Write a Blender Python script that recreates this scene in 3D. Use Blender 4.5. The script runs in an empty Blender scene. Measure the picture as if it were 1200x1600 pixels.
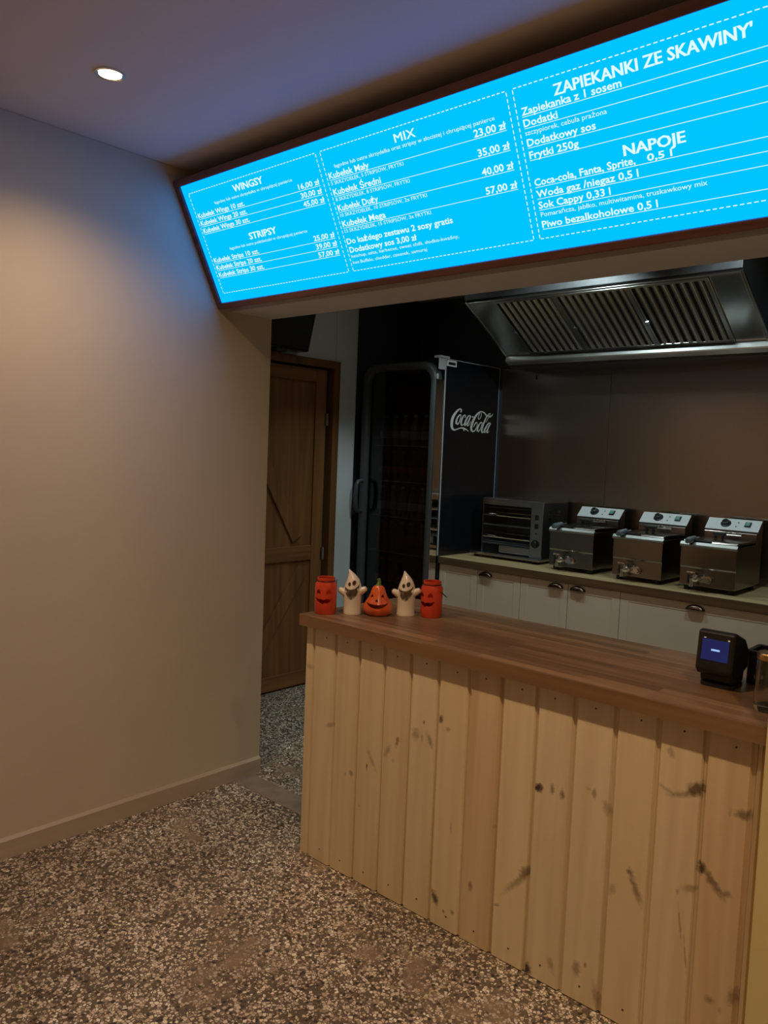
import bpy, bmesh, math, random
from mathutils import Vector, Matrix
random.seed(7)
R = math.radians
scn = bpy.context.scene
C = scn.collection

# ------------------------------------------------------------------ camera
cd = bpy.data.cameras.new('camera')
cam = bpy.data.objects.new('camera', cd)
C.objects.link(cam)
FW = Vector((-0.6687646, 0.7397564, -0.0742591))
RT = Vector((0.7392150, 0.6722842, 0.0399381))
UP = Vector((-0.0794677, 0.0281843, 0.9964389))
m = Matrix.Identity(4)
for i in range(3):
    m[i][0], m[i][1], m[i][2] = RT[i], UP[i], -FW[i]
m.translation = Vector((2.911, 0.0, 1.55))
cam.matrix_world = m
cd.sensor_fit = 'VERTICAL'
cd.sensor_height = 24.0
cd.sensor_width = 18.0
cd.lens = 1246.97 * 24.0 / 1600.0
cd.clip_start = 0.02
scn.camera = cam

# ------------------------------------------------------------------ world, exposure
w = bpy.data.worlds.new('night')
scn.world = w
w.use_nodes = True
w.node_tree.nodes['Background'].inputs[0].default_value = (0.010, 0.012, 0.018, 1)
w.node_tree.nodes['Background'].inputs[1].default_value = 0.3
vs = scn.view_settings
vs.view_transform = 'Standard'
vs.look = 'None'
vs.gamma = 1.0
vs.exposure = 0.0
vs.use_curve_mapping = False

WARM = (1.0, 0.68, 0.38)
COOL = (0.80, 1.0, 1.0)
FRONT_W = 57.0      # each warm downlight of the shop front
KITCHEN_W = 34.0     # each cool downlight of the kitchen
SCREEN = 1.0        # menu light box

# ------------------------------------------------------------------ materials
MATS = {}
def nodes_of(name):
    mt = bpy.data.materials.new(name)
    mt.use_nodes = True
    nt = mt.node_tree
    b = nt.nodes['Principled BSDF']
    MATS[name] = mt
    return mt, nt, b
def N(nt, t, **k):
    n = nt.nodes.new(t)
    for a, v in k.items():
        setattr(n, a, v)
    return n
def ramp(nt, stops, interp='LINEAR'):
    r = N(nt, 'ShaderNodeValToRGB')
    e = r.color_ramp
    e.interpolation = interp
    while len(e.elements) < len(stops):
        e.elements.new(0.5)
    for el, (p, c) in zip(e.elements, stops):
        el.position = p
        el.color = (c[0], c[1], c[2], 1)
    return r
def L(nt, a, b):
    nt.links.new(a, b)
def mixc(nt, fac, a, b, mode='MIX'):
    n = N(nt, 'ShaderNodeMix', data_type='RGBA', blend_type=mode)
    for s, v in ((n.inputs[0], fac), (n.inputs[6], a), (n.inputs[7], b)):
        if hasattr(v, 'is_linked'):
            L(nt, v, s)
        elif isinstance(v, (tuple, list)):
            s.default_value = (v[0], v[1], v[2], 1)
        else:
            s.default_value = v
    return n.outputs[2]
def mth(nt, op, a, b=0.0, c=0.0):
    n = N(nt, 'ShaderNodeMath', operation=op)
    for s, v in zip(n.inputs, (a, b, c)):
        if hasattr(v, 'is_linked'):
            L(nt, v, s)
        else:
            s.default_value = v
    return n.outputs[0]

def pmat(name, col, rough=0.5, metal=0.0, var=0.12, scale=25.0, bump=0.0, stretch=(1, 1, 1), spec=0.5, aniso=0.0, coat=0.0):
    mt, nt, b = nodes_of(name)
    tc = N(nt, 'ShaderNodeTexCoord')
    mp = N(nt, 'ShaderNodeMapping')
    mp.inputs['Scale'].default_value = stretch
    L(nt, tc.outputs['Object'], mp.inputs[0])
    nz = N(nt, 'ShaderNodeTexNoise')
    nz.inputs['Scale'].default_value = scale
    nz.inputs['Detail'].default_value = 4
    L(nt, mp.outputs[0], nz.inputs['Vector'])
    d = tuple(max(0, c * (1 - var)) for c in col)
    e = tuple(min(1, c * (1 + var)) for c in col)
    r = ramp(nt, [(0.3, d), (0.7, e)])
    L(nt, nz.outputs[0], r.inputs[0])
    L(nt, r.outputs[0], b.inputs['Base Color'])
    mr = N(nt, 'ShaderNodeMapRange')
    mr.inputs[3].default_value = max(0.02, rough * (0.97 if metal else 0.88))
    mr.inputs[4].default_value = min(1, rough * (1.03 if metal else 1.12))
    L(nt, nz.outputs[0], mr.inputs[0])
    L(nt, mr.outputs[0], b.inputs['Roughness'])
    b.inputs['Metallic'].default_value = metal
    b.inputs['Specular IOR Level'].default_value = spec
    if aniso:
        b.inputs['Anisotropic'].default_value = aniso
    if coat:
        b.inputs['Coat Weight'].default_value = coat
        b.inputs['Coat Roughness'].default_value = 0.08
    if bump:
        bp = N(nt, 'ShaderNodeBump')
        bp.inputs['Strength'].default_value = bump
        bp.inputs['Distance'].default_value = 0.004
        L(nt, nz.outputs[0], bp.inputs['Height'])
        L(nt, bp.outputs[0], b.inputs['Normal'])
    return mt

def emat(name, col, strength, var=0.02):
    mt, nt, b = nodes_of(name)
    nt.nodes.remove(b)
    e = N(nt, 'ShaderNodeEmission')
    tc = N(nt, 'ShaderNodeTexCoord')
    nz = N(nt, 'ShaderNodeTexNoise')
    nz.inputs['Scale'].default_value = 8
    L(nt, tc.outputs['Object'], nz.inputs['Vector'])
    r = ramp(nt, [(0.3, tuple(c * (1 - var) for c in col)), (0.7, col)])
    L(nt, nz.outputs[0], r.inputs[0])
    L(nt, r.outputs[0], e.inputs[0])
    e.inputs[1].default_value = strength
    L(nt, e.outputs[0], nt.nodes['Material Output'].inputs[0])
    return mt

def wood(name, light, dark, axis='z', grain=1.0, rough=0.5, knots=(), bump=0.15, rings=0.35, spread=0.0, spec=0.5):
    """wood grain running along one axis; knots = (x, z, halfwidth, halfheight, angle, darkness) in the x-z face"""
    mt, nt, b = nodes_of(name)
    tc = N(nt, 'ShaderNodeTexCoord')
    mp = N(nt, 'ShaderNodeMapping')
    st = {'x': (1.2, 30, 30), 'y': (30, 1.2, 30), 'z': (30, 30, 1.2)}[axis]
    mp.inputs['Scale'].default_value = tuple(v * grain for v in st)
    mp.inputs['Location'].default_value = (spread, spread * 0.7, spread * 1.3)
    L(nt, tc.outputs['Object'], mp.inputs[0])
    n1 = N(nt, 'ShaderNodeTexNoise')
    n1.inputs['Scale'].default_value = 1.0
    n1.inputs['Detail'].default_value = 6
    n1.inputs['Distortion'].default_value = 0.6
    L(nt, mp.outputs[0], n1.inputs['Vector'])
    mp2 = N(nt, 'ShaderNodeMapping')
    mp2.inputs['Scale'].default_value = tuple(v * grain * 0.22 for v in st)
    mp2.inputs['Location'].default_value = (spread * 2, spread, spread)
    L(nt, tc.outputs['Object'], mp2.inputs[0])
    n2 = N(nt, 'ShaderNodeTexNoise')
    n2.inputs['Scale'].default_value = 1.0
    n2.inputs['Detail'].default_value = 3
    L(nt, mp2.outputs[0], n2.inputs['Vector'])
    # ring lines from the broad noise
    rg = mth(nt, 'FRACT', mth(nt, 'MULTIPLY', n2.outputs[0], 9.0))
    rg = mth(nt, 'ABSOLUTE', mth(nt, 'SUBTRACT', rg, 0.5))
    f = mth(nt, 'ADD', mth(nt, 'MULTIPLY', n1.outputs[0], 1.0 - rings), mth(nt, 'MULTIPLY', rg, 2 * rings))
    r = ramp(nt, [(0.22, dark), (0.72, light)])
    L(nt, f, r.inputs[0])
    col = r.outputs[0]
    if knots:
        sp = N(nt, 'ShaderNodeSeparateXYZ')
        L(nt, tc.outputs['Object'], sp.inputs[0])
        nk = N(nt, 'ShaderNodeTexNoise')
        nk.inputs['Scale'].default_value = 90
        L(nt, tc.outputs['Object'], nk.inputs['Vector'])
        wob = mth(nt, 'MULTIPLY', mth(nt, 'SUBTRACT', nk.outputs[0], 0.5), 1.3)
        for (kx, kz, hw, hh, an, dk) in knots:
            ca, sa = math.cos(R(an)), math.sin(R(an))
            dx = mth(nt, 'SUBTRACT', sp.outputs[0], kx)
            dz = mth(nt, 'SUBTRACT', sp.outputs[2], kz)
            u = mth(nt, 'MULTIPLY', mth(nt, 'ADD', mth(nt, 'MULTIPLY', dx, ca), mth(nt, 'MULTIPLY', dz, sa)), 1 / hw)
            v = mth(nt, 'MULTIPLY', mth(nt, 'SUBTRACT', mth(nt, 'MULTIPLY', dz, ca), mth(nt, 'MULTIPLY', dx, sa)), 1 / hh)
            d = mth(nt, 'SQRT', mth(nt, 'ADD', mth(nt, 'MULTIPLY', u, u), mth(nt, 'MULTIPLY', v, v)))
            d = mth(nt, 'ADD', d, wob)
            mr = N(nt, 'ShaderNodeMapRange')
            mr.inputs[1].default_value = 0.35
            mr.inputs[2].default_value = 1.15
            mr.inputs[3].default_value = dk * 0.95
            mr.inputs[4].default_value = 0.0
            L(nt, d, mr.inputs[0])
            kc = (0.27 - 0.22 * dk, 0.155 - 0.13 * dk, 0.075 - 0.06 * dk)
            col = mixc(nt, mr.outputs[0], col, kc)
    L(nt, col, b.inputs['Base Color'])
    b.inputs['Roughness'].default_value = rough
    b.inputs['Specular IOR Level'].default_value = spec
    bp = N(nt, 'ShaderNodeBump')
    bp.inputs['Strength'].default_value = bump
    bp.inputs['Distance'].default_value = 0.002
    L(nt, f, bp.inputs['Height'])
    L(nt, bp.outputs[0], b.inputs['Normal'])
    return mt

def terrazzo(name):
    mt, nt, b = nodes_of(name)
    tc = N(nt, 'ShaderNodeTexCoord')
    def vor(scale, feat):
        v = N(nt, 'ShaderNodeTexVoronoi', feature=feat)
        v.inputs['Scale'].default_value = scale
        L(nt, tc.outputs['Object'], v.inputs['Vector'])
        return v
    v1 = vor(98, 'F1')
    e1 = vor(98, 'DISTANCE_TO_EDGE')
    sc = N(nt, 'ShaderNodeSeparateColor')
    L(nt, v1.outputs['Color'], sc.inputs[0])
    chips = ramp(nt, [(0.0, (0.045, 0.038, 0.032)), (0.11, (0.15, 0.12, 0.09)), (0.24, (0.40, 0.32, 0.235)),
                      (0.40, (0.70, 0.605, 0.47)), (0.70, (0.88, 0.82, 0.68)), (0.88, (0.58, 0.475, 0.355))], 'CONSTANT')
    L(nt, sc.outputs[0], chips.inputs[0])
    # some chips are small: the matrix covers more of their cell
    sz = mth(nt, 'MULTIPLY', mth(nt, 'POWER', sc.outputs[1], 2.0), 0.26)
    th = mth(nt, 'ADD', sz, 0.045)
    edge = mth(nt, 'GREATER_THAN', e1.outputs['Distance'], th)
    n0 = N(nt, 'ShaderNodeTexNoise')
    n0.inputs['Scale'].default_value = 230
    L(nt, tc.outputs['Object'], n0.inputs['Vector'])
    matrix = ramp(nt, [(0.3, (0.065, 0.048, 0.034)), (0.7, (0.215, 0.165, 0.118))])
    L(nt, n0.outputs[0], matrix.inputs[0])
    col = mixc(nt, edge, matrix.outputs[0], chips.outputs[0])
    # worn smears of plain cement and darker dirt
    np_ = N(nt, 'ShaderNodeTexNoise')
    np_.inputs['Scale'].default_value = 3.1
    np_.inputs['Detail'].default_value = 5
    np_.inputs['Roughness'].default_value = 0.6
    L(nt, tc.outputs['Object'], np_.inputs['Vector'])
    mr = N(nt, 'ShaderNodeMapRange')
    mr.inputs[1].default_value = 0.57
    mr.inputs[2].default_value = 0.66
    mr.inputs[4].default_value = 0.85
    L(nt, np_.outputs[0], mr.inputs[0])
    col = mixc(nt, mr.outputs[0], col, (0.30, 0.225, 0.15))
    nd = N(nt, 'ShaderNodeTexNoise')
    nd.inputs['Scale'].default_value = 1.7
    nd.inputs['Detail'].default_value = 4
    L(nt, tc.outputs['Object'], nd.inputs['Vector'])
    rr = ramp(nt, [(0.35, (0.72, 0.69, 0.66)), (0.6, (1, 1, 1))])
    L(nt, nd.outputs[0], rr.inputs[0])
    col = mixc(nt, 1.0, col, rr.outputs[0], 'MULTIPLY')
    L(nt, col, b.inputs['Base Color'])
    b.inputs['Roughness'].default_value = 0.52
    b.inputs['Specular IOR Level'].default_value = 0.35
    bp = N(nt, 'ShaderNodeBump')
    bp.inputs['Strength'].default_value = 0.15
    bp.inputs['Distance'].default_value = 0.001
    L(nt, e1.outputs['Distance'], bp.inputs['Height'])
    L(nt, bp.outputs[0], b.inputs['Normal'])
    return mt

def glassmat(name, tint=(1, 1, 1), rough=0.0, ior=1.45):
    mt, nt, b = nodes_of(name)
    tc = N(nt, 'ShaderNodeTexCoord')
    nz = N(nt, 'ShaderNodeTexNoise')
    nz.inputs['Scale'].default_value = 6
    L(nt, tc.outputs['Object'], nz.inputs['Vector'])
    r = ramp(nt, [(0.3, tuple(c * 0.96 for c in tint)), (0.7, tint)])
    L(nt, nz.outputs[0], r.inputs[0])
    L(nt, r.outputs[0], b.inputs['Base Color'])
    b.inputs['Transmission Weight'].default_value = 1.0
    b.inputs['Roughness'].default_value = rough
    b.inputs['IOR'].default_value = ior
    return mt

def board_mat(name, c1, c2, c3):
    """laminate of long glued staves running along x, as on a butcher-block worktop"""
    mt, nt, b = nodes_of(name)
    tc = N(nt, 'ShaderNodeTexCoord')
    mp = N(nt, 'ShaderNodeMapping')
    L(nt, tc.outputs['Object'], mp.inputs[0])
    br = N(nt, 'ShaderNodeTexBrick')
    br.inputs['Scale'].default_value = 1.0
    br.inputs['Brick Width'].default_value = 0.55
    br.inputs['Row Height'].default_value = 0.042
    br.inputs['Mortar Size'].default_value = 0.0006
    br.inputs['Color1'].default_value = (*c1, 1)
    br.inputs['Color2'].default_value = (*c2, 1)
    br.inputs['Mortar'].default_value = (*c3, 1)
    br.offset = 0.37
    L(nt, mp.outputs[0], br.inputs['Vector'])
    m2 = N(nt, 'ShaderNodeMapping')
    m2.inputs['Scale'].default_value = (2.5, 60, 60)
    L(nt, tc.outputs['Object'], m2.inputs[0])
    nz = N(nt, 'ShaderNodeTexNoise')
    nz.inputs['Scale'].default_value = 1.0
    nz.inputs['Detail'].default_value = 5
    L(nt, m2.outputs[0], nz.inputs['Vector'])
    r = ramp(nt, [(0.3, (0.72, 0.70, 0.68)), (0.7, (1.12, 1.1, 1.08))])
    L(nt, nz.outputs[0], r.inputs[0])
    L(nt, mixc(nt, 1.0, br.outputs[0], r.outputs[0], 'MULTIPLY'), b.inputs['Base Color'])
    b.inputs['Roughness'].default_value = 0.36
    return mt

terrazzo('terrazzo')
pmat('wall_paint', (0.57, 0.495, 0.36), 0.75, var=0.02, scale=3, bump=0.02)
pmat('ceiling_paint', (0.70, 0.63, 0.57), 0.8, var=0.02, scale=3)
pmat('bulkhead_paint', (0.62, 0.61, 0.62), 0.75, var=0.02, scale=3)
pmat('pillar_paint', (0.72, 0.60, 0.30), 0.7, var=0.03, scale=4)
pmat('kitchen_paint', (0.62, 0.66, 0.66), 0.65, var=0.03, scale=3)
pmat('graphite_paint', (0.050, 0.055, 0.078), 0.6, var=0.08, scale=5)
pmat('cement', (0.22, 0.165, 0.12), 0.7, var=0.2, scale=14, bump=0.1)
wood('baseboard_wood', (0.50, 0.41, 0.31), (0.41, 0.325, 0.24), 'y', 0.8, 0.5, rings=0.15)
wood('frame_wood', (0.20, 0.080, 0.055), (0.105, 0.038, 0.026), 'x', 1.0, 0.45)
pmat('sign_back', (0.03, 0.02, 0.018), 0.7)
wood('door_wood', (0.29, 0.125, 0.040), (0.145, 0.060, 0.018), 'z', 0.7, 0.45, rings=0.3)
wood('door_wood_rail', (0.29, 0.125, 0.040), (0.145, 0.060, 0.018), 'y', 0.7, 0.45, rings=0.3)
wood('door_casing', (0.25, 0.105, 0.034), (0.14, 0.058, 0.018), 'z', 0.6, 0.4, rings=0.2)
pmat('gap_shade', (0.012, 0.009, 0.007), 0.8)  # near-black: shade painted into the gaps by the door leaf and between baffles
board_mat('counter_laminate', (0.285, 0.165, 0.082), (0.155, 0.086, 0.040), (0.09, 0.048, 0.022))
board_mat('oak_laminate', (0.66, 0.50, 0.27), (0.52, 0.37, 0.19), (0.28, 0.19, 0.1))
wood('worktop_edge', (0.14, 0.075, 0.034), (0.09, 0.046, 0.02), 'x', 0.8, 0.5)
wood('counter_edge', (0.26, 0.145, 0.068), (0.185, 0.10, 0.045), 'x', 0.8, 0.4, rings=0.2)
wood('core_wood', (0.42, 0.28, 0.15), (0.3, 0.19, 0.1), 'z')
pmat('cabinet_paint', (0.60, 0.50, 0.40), 0.5, var=0.02, scale=4)
pmat('carcass', (0.30, 0.27, 0.24), 0.6)
pmat('bronze', (0.10, 0.065, 0.045), 0.28, 1.0, var=0.15, scale=60)
pmat('steel', (0.56, 0.55, 0.535), 0.22, 1.0, var=0.02, scale=10, stretch=(1, 3, 3), aniso=0.3)
pmat('steel_sheet', (0.46, 0.42, 0.38), 0.24, 1.0, var=0.04, scale=40, stretch=(6, 1, 0.6), aniso=0.85)
pmat('steel_bright', (0.74, 0.74, 0.73), 0.16, 1.0, var=0.04, scale=40)
pmat('steel_fryer', (0.27, 0.245, 0.22), 0.20, 1.0, var=0.05, scale=50, stretch=(1, 1, 25), aniso=0.4)
pmat('lip_steel', (0.42, 0.42, 0.41), 0.42, 1.0, var=0.05, scale=14)
pmat('gutter_steel', (0.80, 0.80, 0.79), 0.30, 1.0, var=0.05, scale=14, stretch=(1, 1, 4))
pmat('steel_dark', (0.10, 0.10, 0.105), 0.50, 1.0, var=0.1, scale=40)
pmat('chrome', (0.80, 0.79, 0.77), 0.07, 1.0, var=0.02)
pmat('panel_silver', (0.82, 0.85, 0.86), 0.42, 0.0, var=0.04, scale=50)
pmat('black_plastic', (0.012, 0.012, 0.013), 0.35, var=0.2, scale=40)
pmat('black_rubber', (0.015, 0.015, 0.015), 0.7, var=0.2)
pmat('grey_grip', (0.12, 0.14, 0.16), 0.4, var=0.1)
pmat('black_gloss', (0.009, 0.010, 0.014), 0.22, var=0.1, scale=10)
pmat('fridge_grey', (0.060, 0.064, 0.066), 0.38, var=0.05, scale=20)
pmat('fridge_inside', (0.010, 0.010, 0.011), 0.6, var=0.1)
pmat('white_print', (0.92, 0.92, 0.92), 0.5, var=0.02)
pmat('label_grey', (0.55, 0.56, 0.58), 0.5, var=0.05)
pmat('red_glaze', (0.62, 0.055, 0.018), 0.32, var=0.12, scale=14, coat=0.2)
pmat('orange_glaze', (0.66, 0.105, 0.018), 0.28, var=0.22, scale=22, coat=0.4)
pmat('green_glaze', (0.15, 0.22, 0.05), 0.35, var=0.3, scale=50)
pmat('white_glaze', (0.76, 0.655, 0.50), 0.18, var=0.03, scale=10, coat=0.5)
pmat('wire_black', (0.03, 0.025, 0.022), 0.4, 0.6)
pmat('bottle_cola', (0.05, 0.012, 0.006), 0.15, var=0.2, scale=30)
pmat('bottle_orange', (0.30, 0.09, 0.015), 0.2, var=0.2, scale=30)
pmat('bottle_clear', (0.22, 0.26, 0.27), 0.2, var=0.2, scale=30)
pmat('cap_red', (0.40, 0.02, 0.015), 0.4, var=0.1)
pmat('cap_white', (0.5, 0.5, 0.5), 0.4, var=0.1)
pmat('label_red', (0.35, 0.02, 0.018), 0.4, var=0.2, scale=40)
pmat('gold_reflection', (0.62, 0.40, 0.14), 0.25, 1.0, var=0.2, scale=80)
pmat('green_button', (0.18, 0.42, 0.34), 0.3, var=0.1)
glassmat('clear_glass', (0.93, 0.95, 0.90))
glassmat('smoked_glass', (0.28, 0.28, 0.28))
emat('menu_blue', (0.0, 0.56, 2.15), SCREEN)
emat('menu_white', (0.74, 1.0, 1.0), SCREEN * 1.0)
emat('lamp_lens', (1.0, 0.86, 0.66), 45.0)
emat('lamp_lens_cool', (0.85, 1.0, 1.0), 20.0)
emat('terminal_blue', (0.020, 0.022, 0.095), 1.0, 0.2)
emat('terminal_white', (0.35, 0.55, 0.95), 1.0)

# ------------------------------------------------------------------ geometry helpers
class G:
    def __init__(s):
        s.v, s.f = [], []
    def add(s, vs, fs):
        o = len(s.v)
        s.v += [tuple(p) for p in vs]
        s.f += [tuple(i + o for i in f) for f in fs]
        return s
    def box(s, x0, x1, y0, y1, z0, z1):
        return s.add([(x0, y0, z0), (x1, y0, z0), (x1, y1, z0), (x0, y1, z0), (x0, y0, z1), (x1, y0, z1), (x1, y1, z1), (x0, y1, z1)],
                     [(0, 3, 2, 1), (4, 5, 6, 7), (0, 1, 5, 4), (1, 2, 6, 5), (2, 3, 7, 6), (3, 0, 4, 7)])
    def prism(s, poly, axis, lo, hi):
        """poly: 2-D outline; axis x: (y,z), y: (x,z), z: (x,y)"""
        def P(a, b, t):
            return {'x': (t, a, b), 'y': (a, t, b), 'z': (a, b, t)}[axis]
        n = len(poly)
        vs = [P(a, b, lo) for a, b in poly] + [P(a, b, hi) for a, b in poly]
        fs = [tuple(range(n))[::-1], tuple(range(n, 2 * n))]
        fs += [(i, (i + 1) % n, n + (i + 1) % n, n + i) for i in range(n)]
        return s.add(vs, fs)
    def ring(s, outer, inner, axis, lo, hi):
        """frame between two outlines of equal count, extruded"""
        def P(a, b, t):
            return {'x': (t, a, b), 'y': (a, t, b), 'z': (a, b, t)}[axis]
        n = len(outer)
        vs = [P(a, b, t) for t in (lo, hi) for o in (outer, inner) for a, b in o]
        fs = []
        for i in range(n):
            j = (i + 1) % n
            fs += [(i, j, n + j, n + i), (2 * n + i, 3 * n + i, 3 * n + j, 2 * n + j),
                   (i, 2 * n + i, 2 * n + j, j), (n + i, n + j, 3 * n + j, 3 * n + i)]
        return s.add(vs, fs)
    def lathe(s, prof, n=24, c=(0, 0, 0), axis='z', rfun=None):
        vs, fs = [], []
        for k, (r, z) in enumerate(prof):
            for i in range(n):
                a = 2 * math.pi * i / n
                q = r * (rfun(a, z) if rfun else 1)
                p = (q * math.cos(a), q * math.sin(a), z)
                if axis == 'y':
                    p = (p[0], p[2], p[1])
                elif axis == 'x':
                    p = (p[2], p[0], p[1])
                vs.append((p[0] + c[0], p[1] + c[1], p[2] + c[2]))
        for k in range(len(prof) - 1):
            for i in range(n):
                j = (i + 1) % n
                fs.append((k * n + i, k * n + j, (k + 1) * n + j, (k + 1) * n + i))
        fs.append(tuple(range(n))[::-1])
        m = (len(prof) - 1) * n
        fs.append(tuple(range(m, m + n)))
        return s.add(vs, fs)
    def cyl(s, r, z0, z1, n=20, c=(0, 0, 0), axis='z', ch=0.0):
        pr = [(r, z0), (r, z1)] if not ch else [(r - ch, z0), (r, z0 + ch), (r, z1 - ch), (r - ch, z1)]
        return s.lathe(pr, n, c, axis)
    def tube(s, pts, r, n=8, closed=False):
        pts = [Vector(p) for p in pts]
        vs, fs = [], []
        k = len(pts)
        prev = None
        for i, p in enumerate(pts):
            a = pts[(i - 1) % k] if (closed or i > 0) else p
            b = pts[(i + 1) % k] if (closed or i < k - 1) else p
            t = (b - a).normalized()
            ref = prev if prev else (Vector((0, 0, 1)) if abs(t.z) < 0.9 else Vector((1, 0, 0)))
            u = (ref - t * ref.dot(t)).normalized()
            prev = u
            v = t.cross(u)
            rr = r[i] if isinstance(r, (list, tuple)) else r
            for j in range(n):
                an = 2 * math.pi * j / n
                vs.append(p + (u * math.cos(an) + v * math.sin(an)) * rr)
        m = k if closed else k - 1
        for i in range(m):
            o, q = i * n, ((i + 1) % k) * n
            for j in range(n):
                fs.append((o + j, o + (j + 1) % n, q + (j + 1) % n, q + j))
        if not closed:
            fs.append(tuple(range(n))[::-1])
            fs.append(tuple(range((k - 1) * n, k * n)))
        return s.add(vs, fs)
    def ball(s, c, rx, ry, rz, n=14, m=9):
        pr = [(max(1e-4, math.sin(math.pi * i / m)), -math.cos(math.pi * i / m)) for i in range(m + 1)]
        o = len(s.v)
        s.lathe(pr, n)
        for i in range(o, len(s.v)):
            x, y, z = s.v[i]
            s.v[i] = (c[0] + x * rx, c[1] + y * ry, c[2] + z * rz)
        return s
    def rot(s, mat, start=0):
        for i in range(start, len(s.v)):
            s.v[i] = tuple(mat @ Vector(s.v[i]))
        return s
    def mesh(s, name, off=(0, 0, 0)):
        me = bpy.data.meshes.new(name)
        me.from_pydata([(a - off[0], b - off[1], c - off[2]) for a, b, c in s.v], [], s.f)
        bm = bmesh.new()
        bm.from_mesh(me)
        bmesh.ops.recalc_face_normals(bm, faces=bm.faces)
        bm.to_mesh(me)
        bm.free()
        return me

def rrect(x0, x1, z0, z1, r, n=8):
    p = []
    for cx, cz, a0 in ((x1 - r, z1 - r, 0), (x0 + r, z1 - r, 90), (x0 + r, z0 + r, 180), (x1 - r, z0 + r, 270)):
        for i in range(n + 1):
            a = R(a0 + 90 * i / n)
            p.append((cx + r * math.cos(a), cz + r * math.sin(a)))
    return p

def root_loc(p):
    while p.parent:
        p = p.parent
    return p.location
def obj(name, g, mat, parent=None, bevel=0.0, smooth=False, world=True, seg=2, label=None):
    """one mesh object; coordinates are world ones unless world=False (then relative to its thing)"""
    off = tuple(root_loc(parent)) if (parent and world) else (0, 0, 0)
    me = g.mesh(name, off) if isinstance(g, G) else g
    me.materials.append(MATS[mat])
    o = bpy.data.objects.new(name, me)
    C.objects.link(o)
    if parent:
        o.parent = parent
    if bevel:
        b = o.modifiers.new('bevel', 'BEVEL')
        b.width = bevel
        b.segments = seg
        b.limit_method = 'ANGLE'
        b.angle_limit = R(35)
        b.harden_normals = False
    if smooth:
        for p in me.polygons:
            p.use_smooth = True
        es = o.modifiers.new('split', 'EDGE_SPLIT')
        es.split_angle = R(40)
    if label:
        o['label'] = label
    return o
def thing(name, loc, label, cat, rotz=0.0, group=None):
    o = bpy.data.objects.new(name, None)
    o.empty_display_size = 0.05
    C.objects.link(o)
    o.location = loc
    o.rotation_euler = (0, 0, rotz)
    return tag(o, label, cat, group)
def tag(o, label, cat, group=None):
    o['label'] = label
    o['category'] = cat
    if group:
        o['group'] = group
    return o
def struct(name, g, mat, bevel=0.0):
    o = obj(name, g, mat, None, bevel)
    o['kind'] = 'structure'
    return o
def copy_tree(o, parent=None):
    c = o.copy()
    C.objects.link(c)
    c.parent = parent
    for ch in list(o.children):
        copy_tree(ch, c)
    return c
def carve(o, cutters):
    """cut openings through a shell for good"""
    tmp = []
    for g in cutters:
        me = g.mesh('cutter')
        t = bpy.data.objects.new('cutter', me)
        C.objects.link(t)
        md = o.modifiers.new('cut', 'BOOLEAN')
        md.object = t
        md.operation = 'DIFFERENCE'
        md.solver = 'EXACT'
        tmp.append(t)
    keep = (o.parent, o.matrix_world.copy())
    bpy.context.view_layer.update()
    dg = bpy.context.evaluated_depsgraph_get()
    new = bpy.data.meshes.new_from_object(o.evaluated_get(dg))
    o.modifiers.clear()
    o.data = new
    for t in tmp:
        bpy.data.objects.remove(t)
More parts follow.
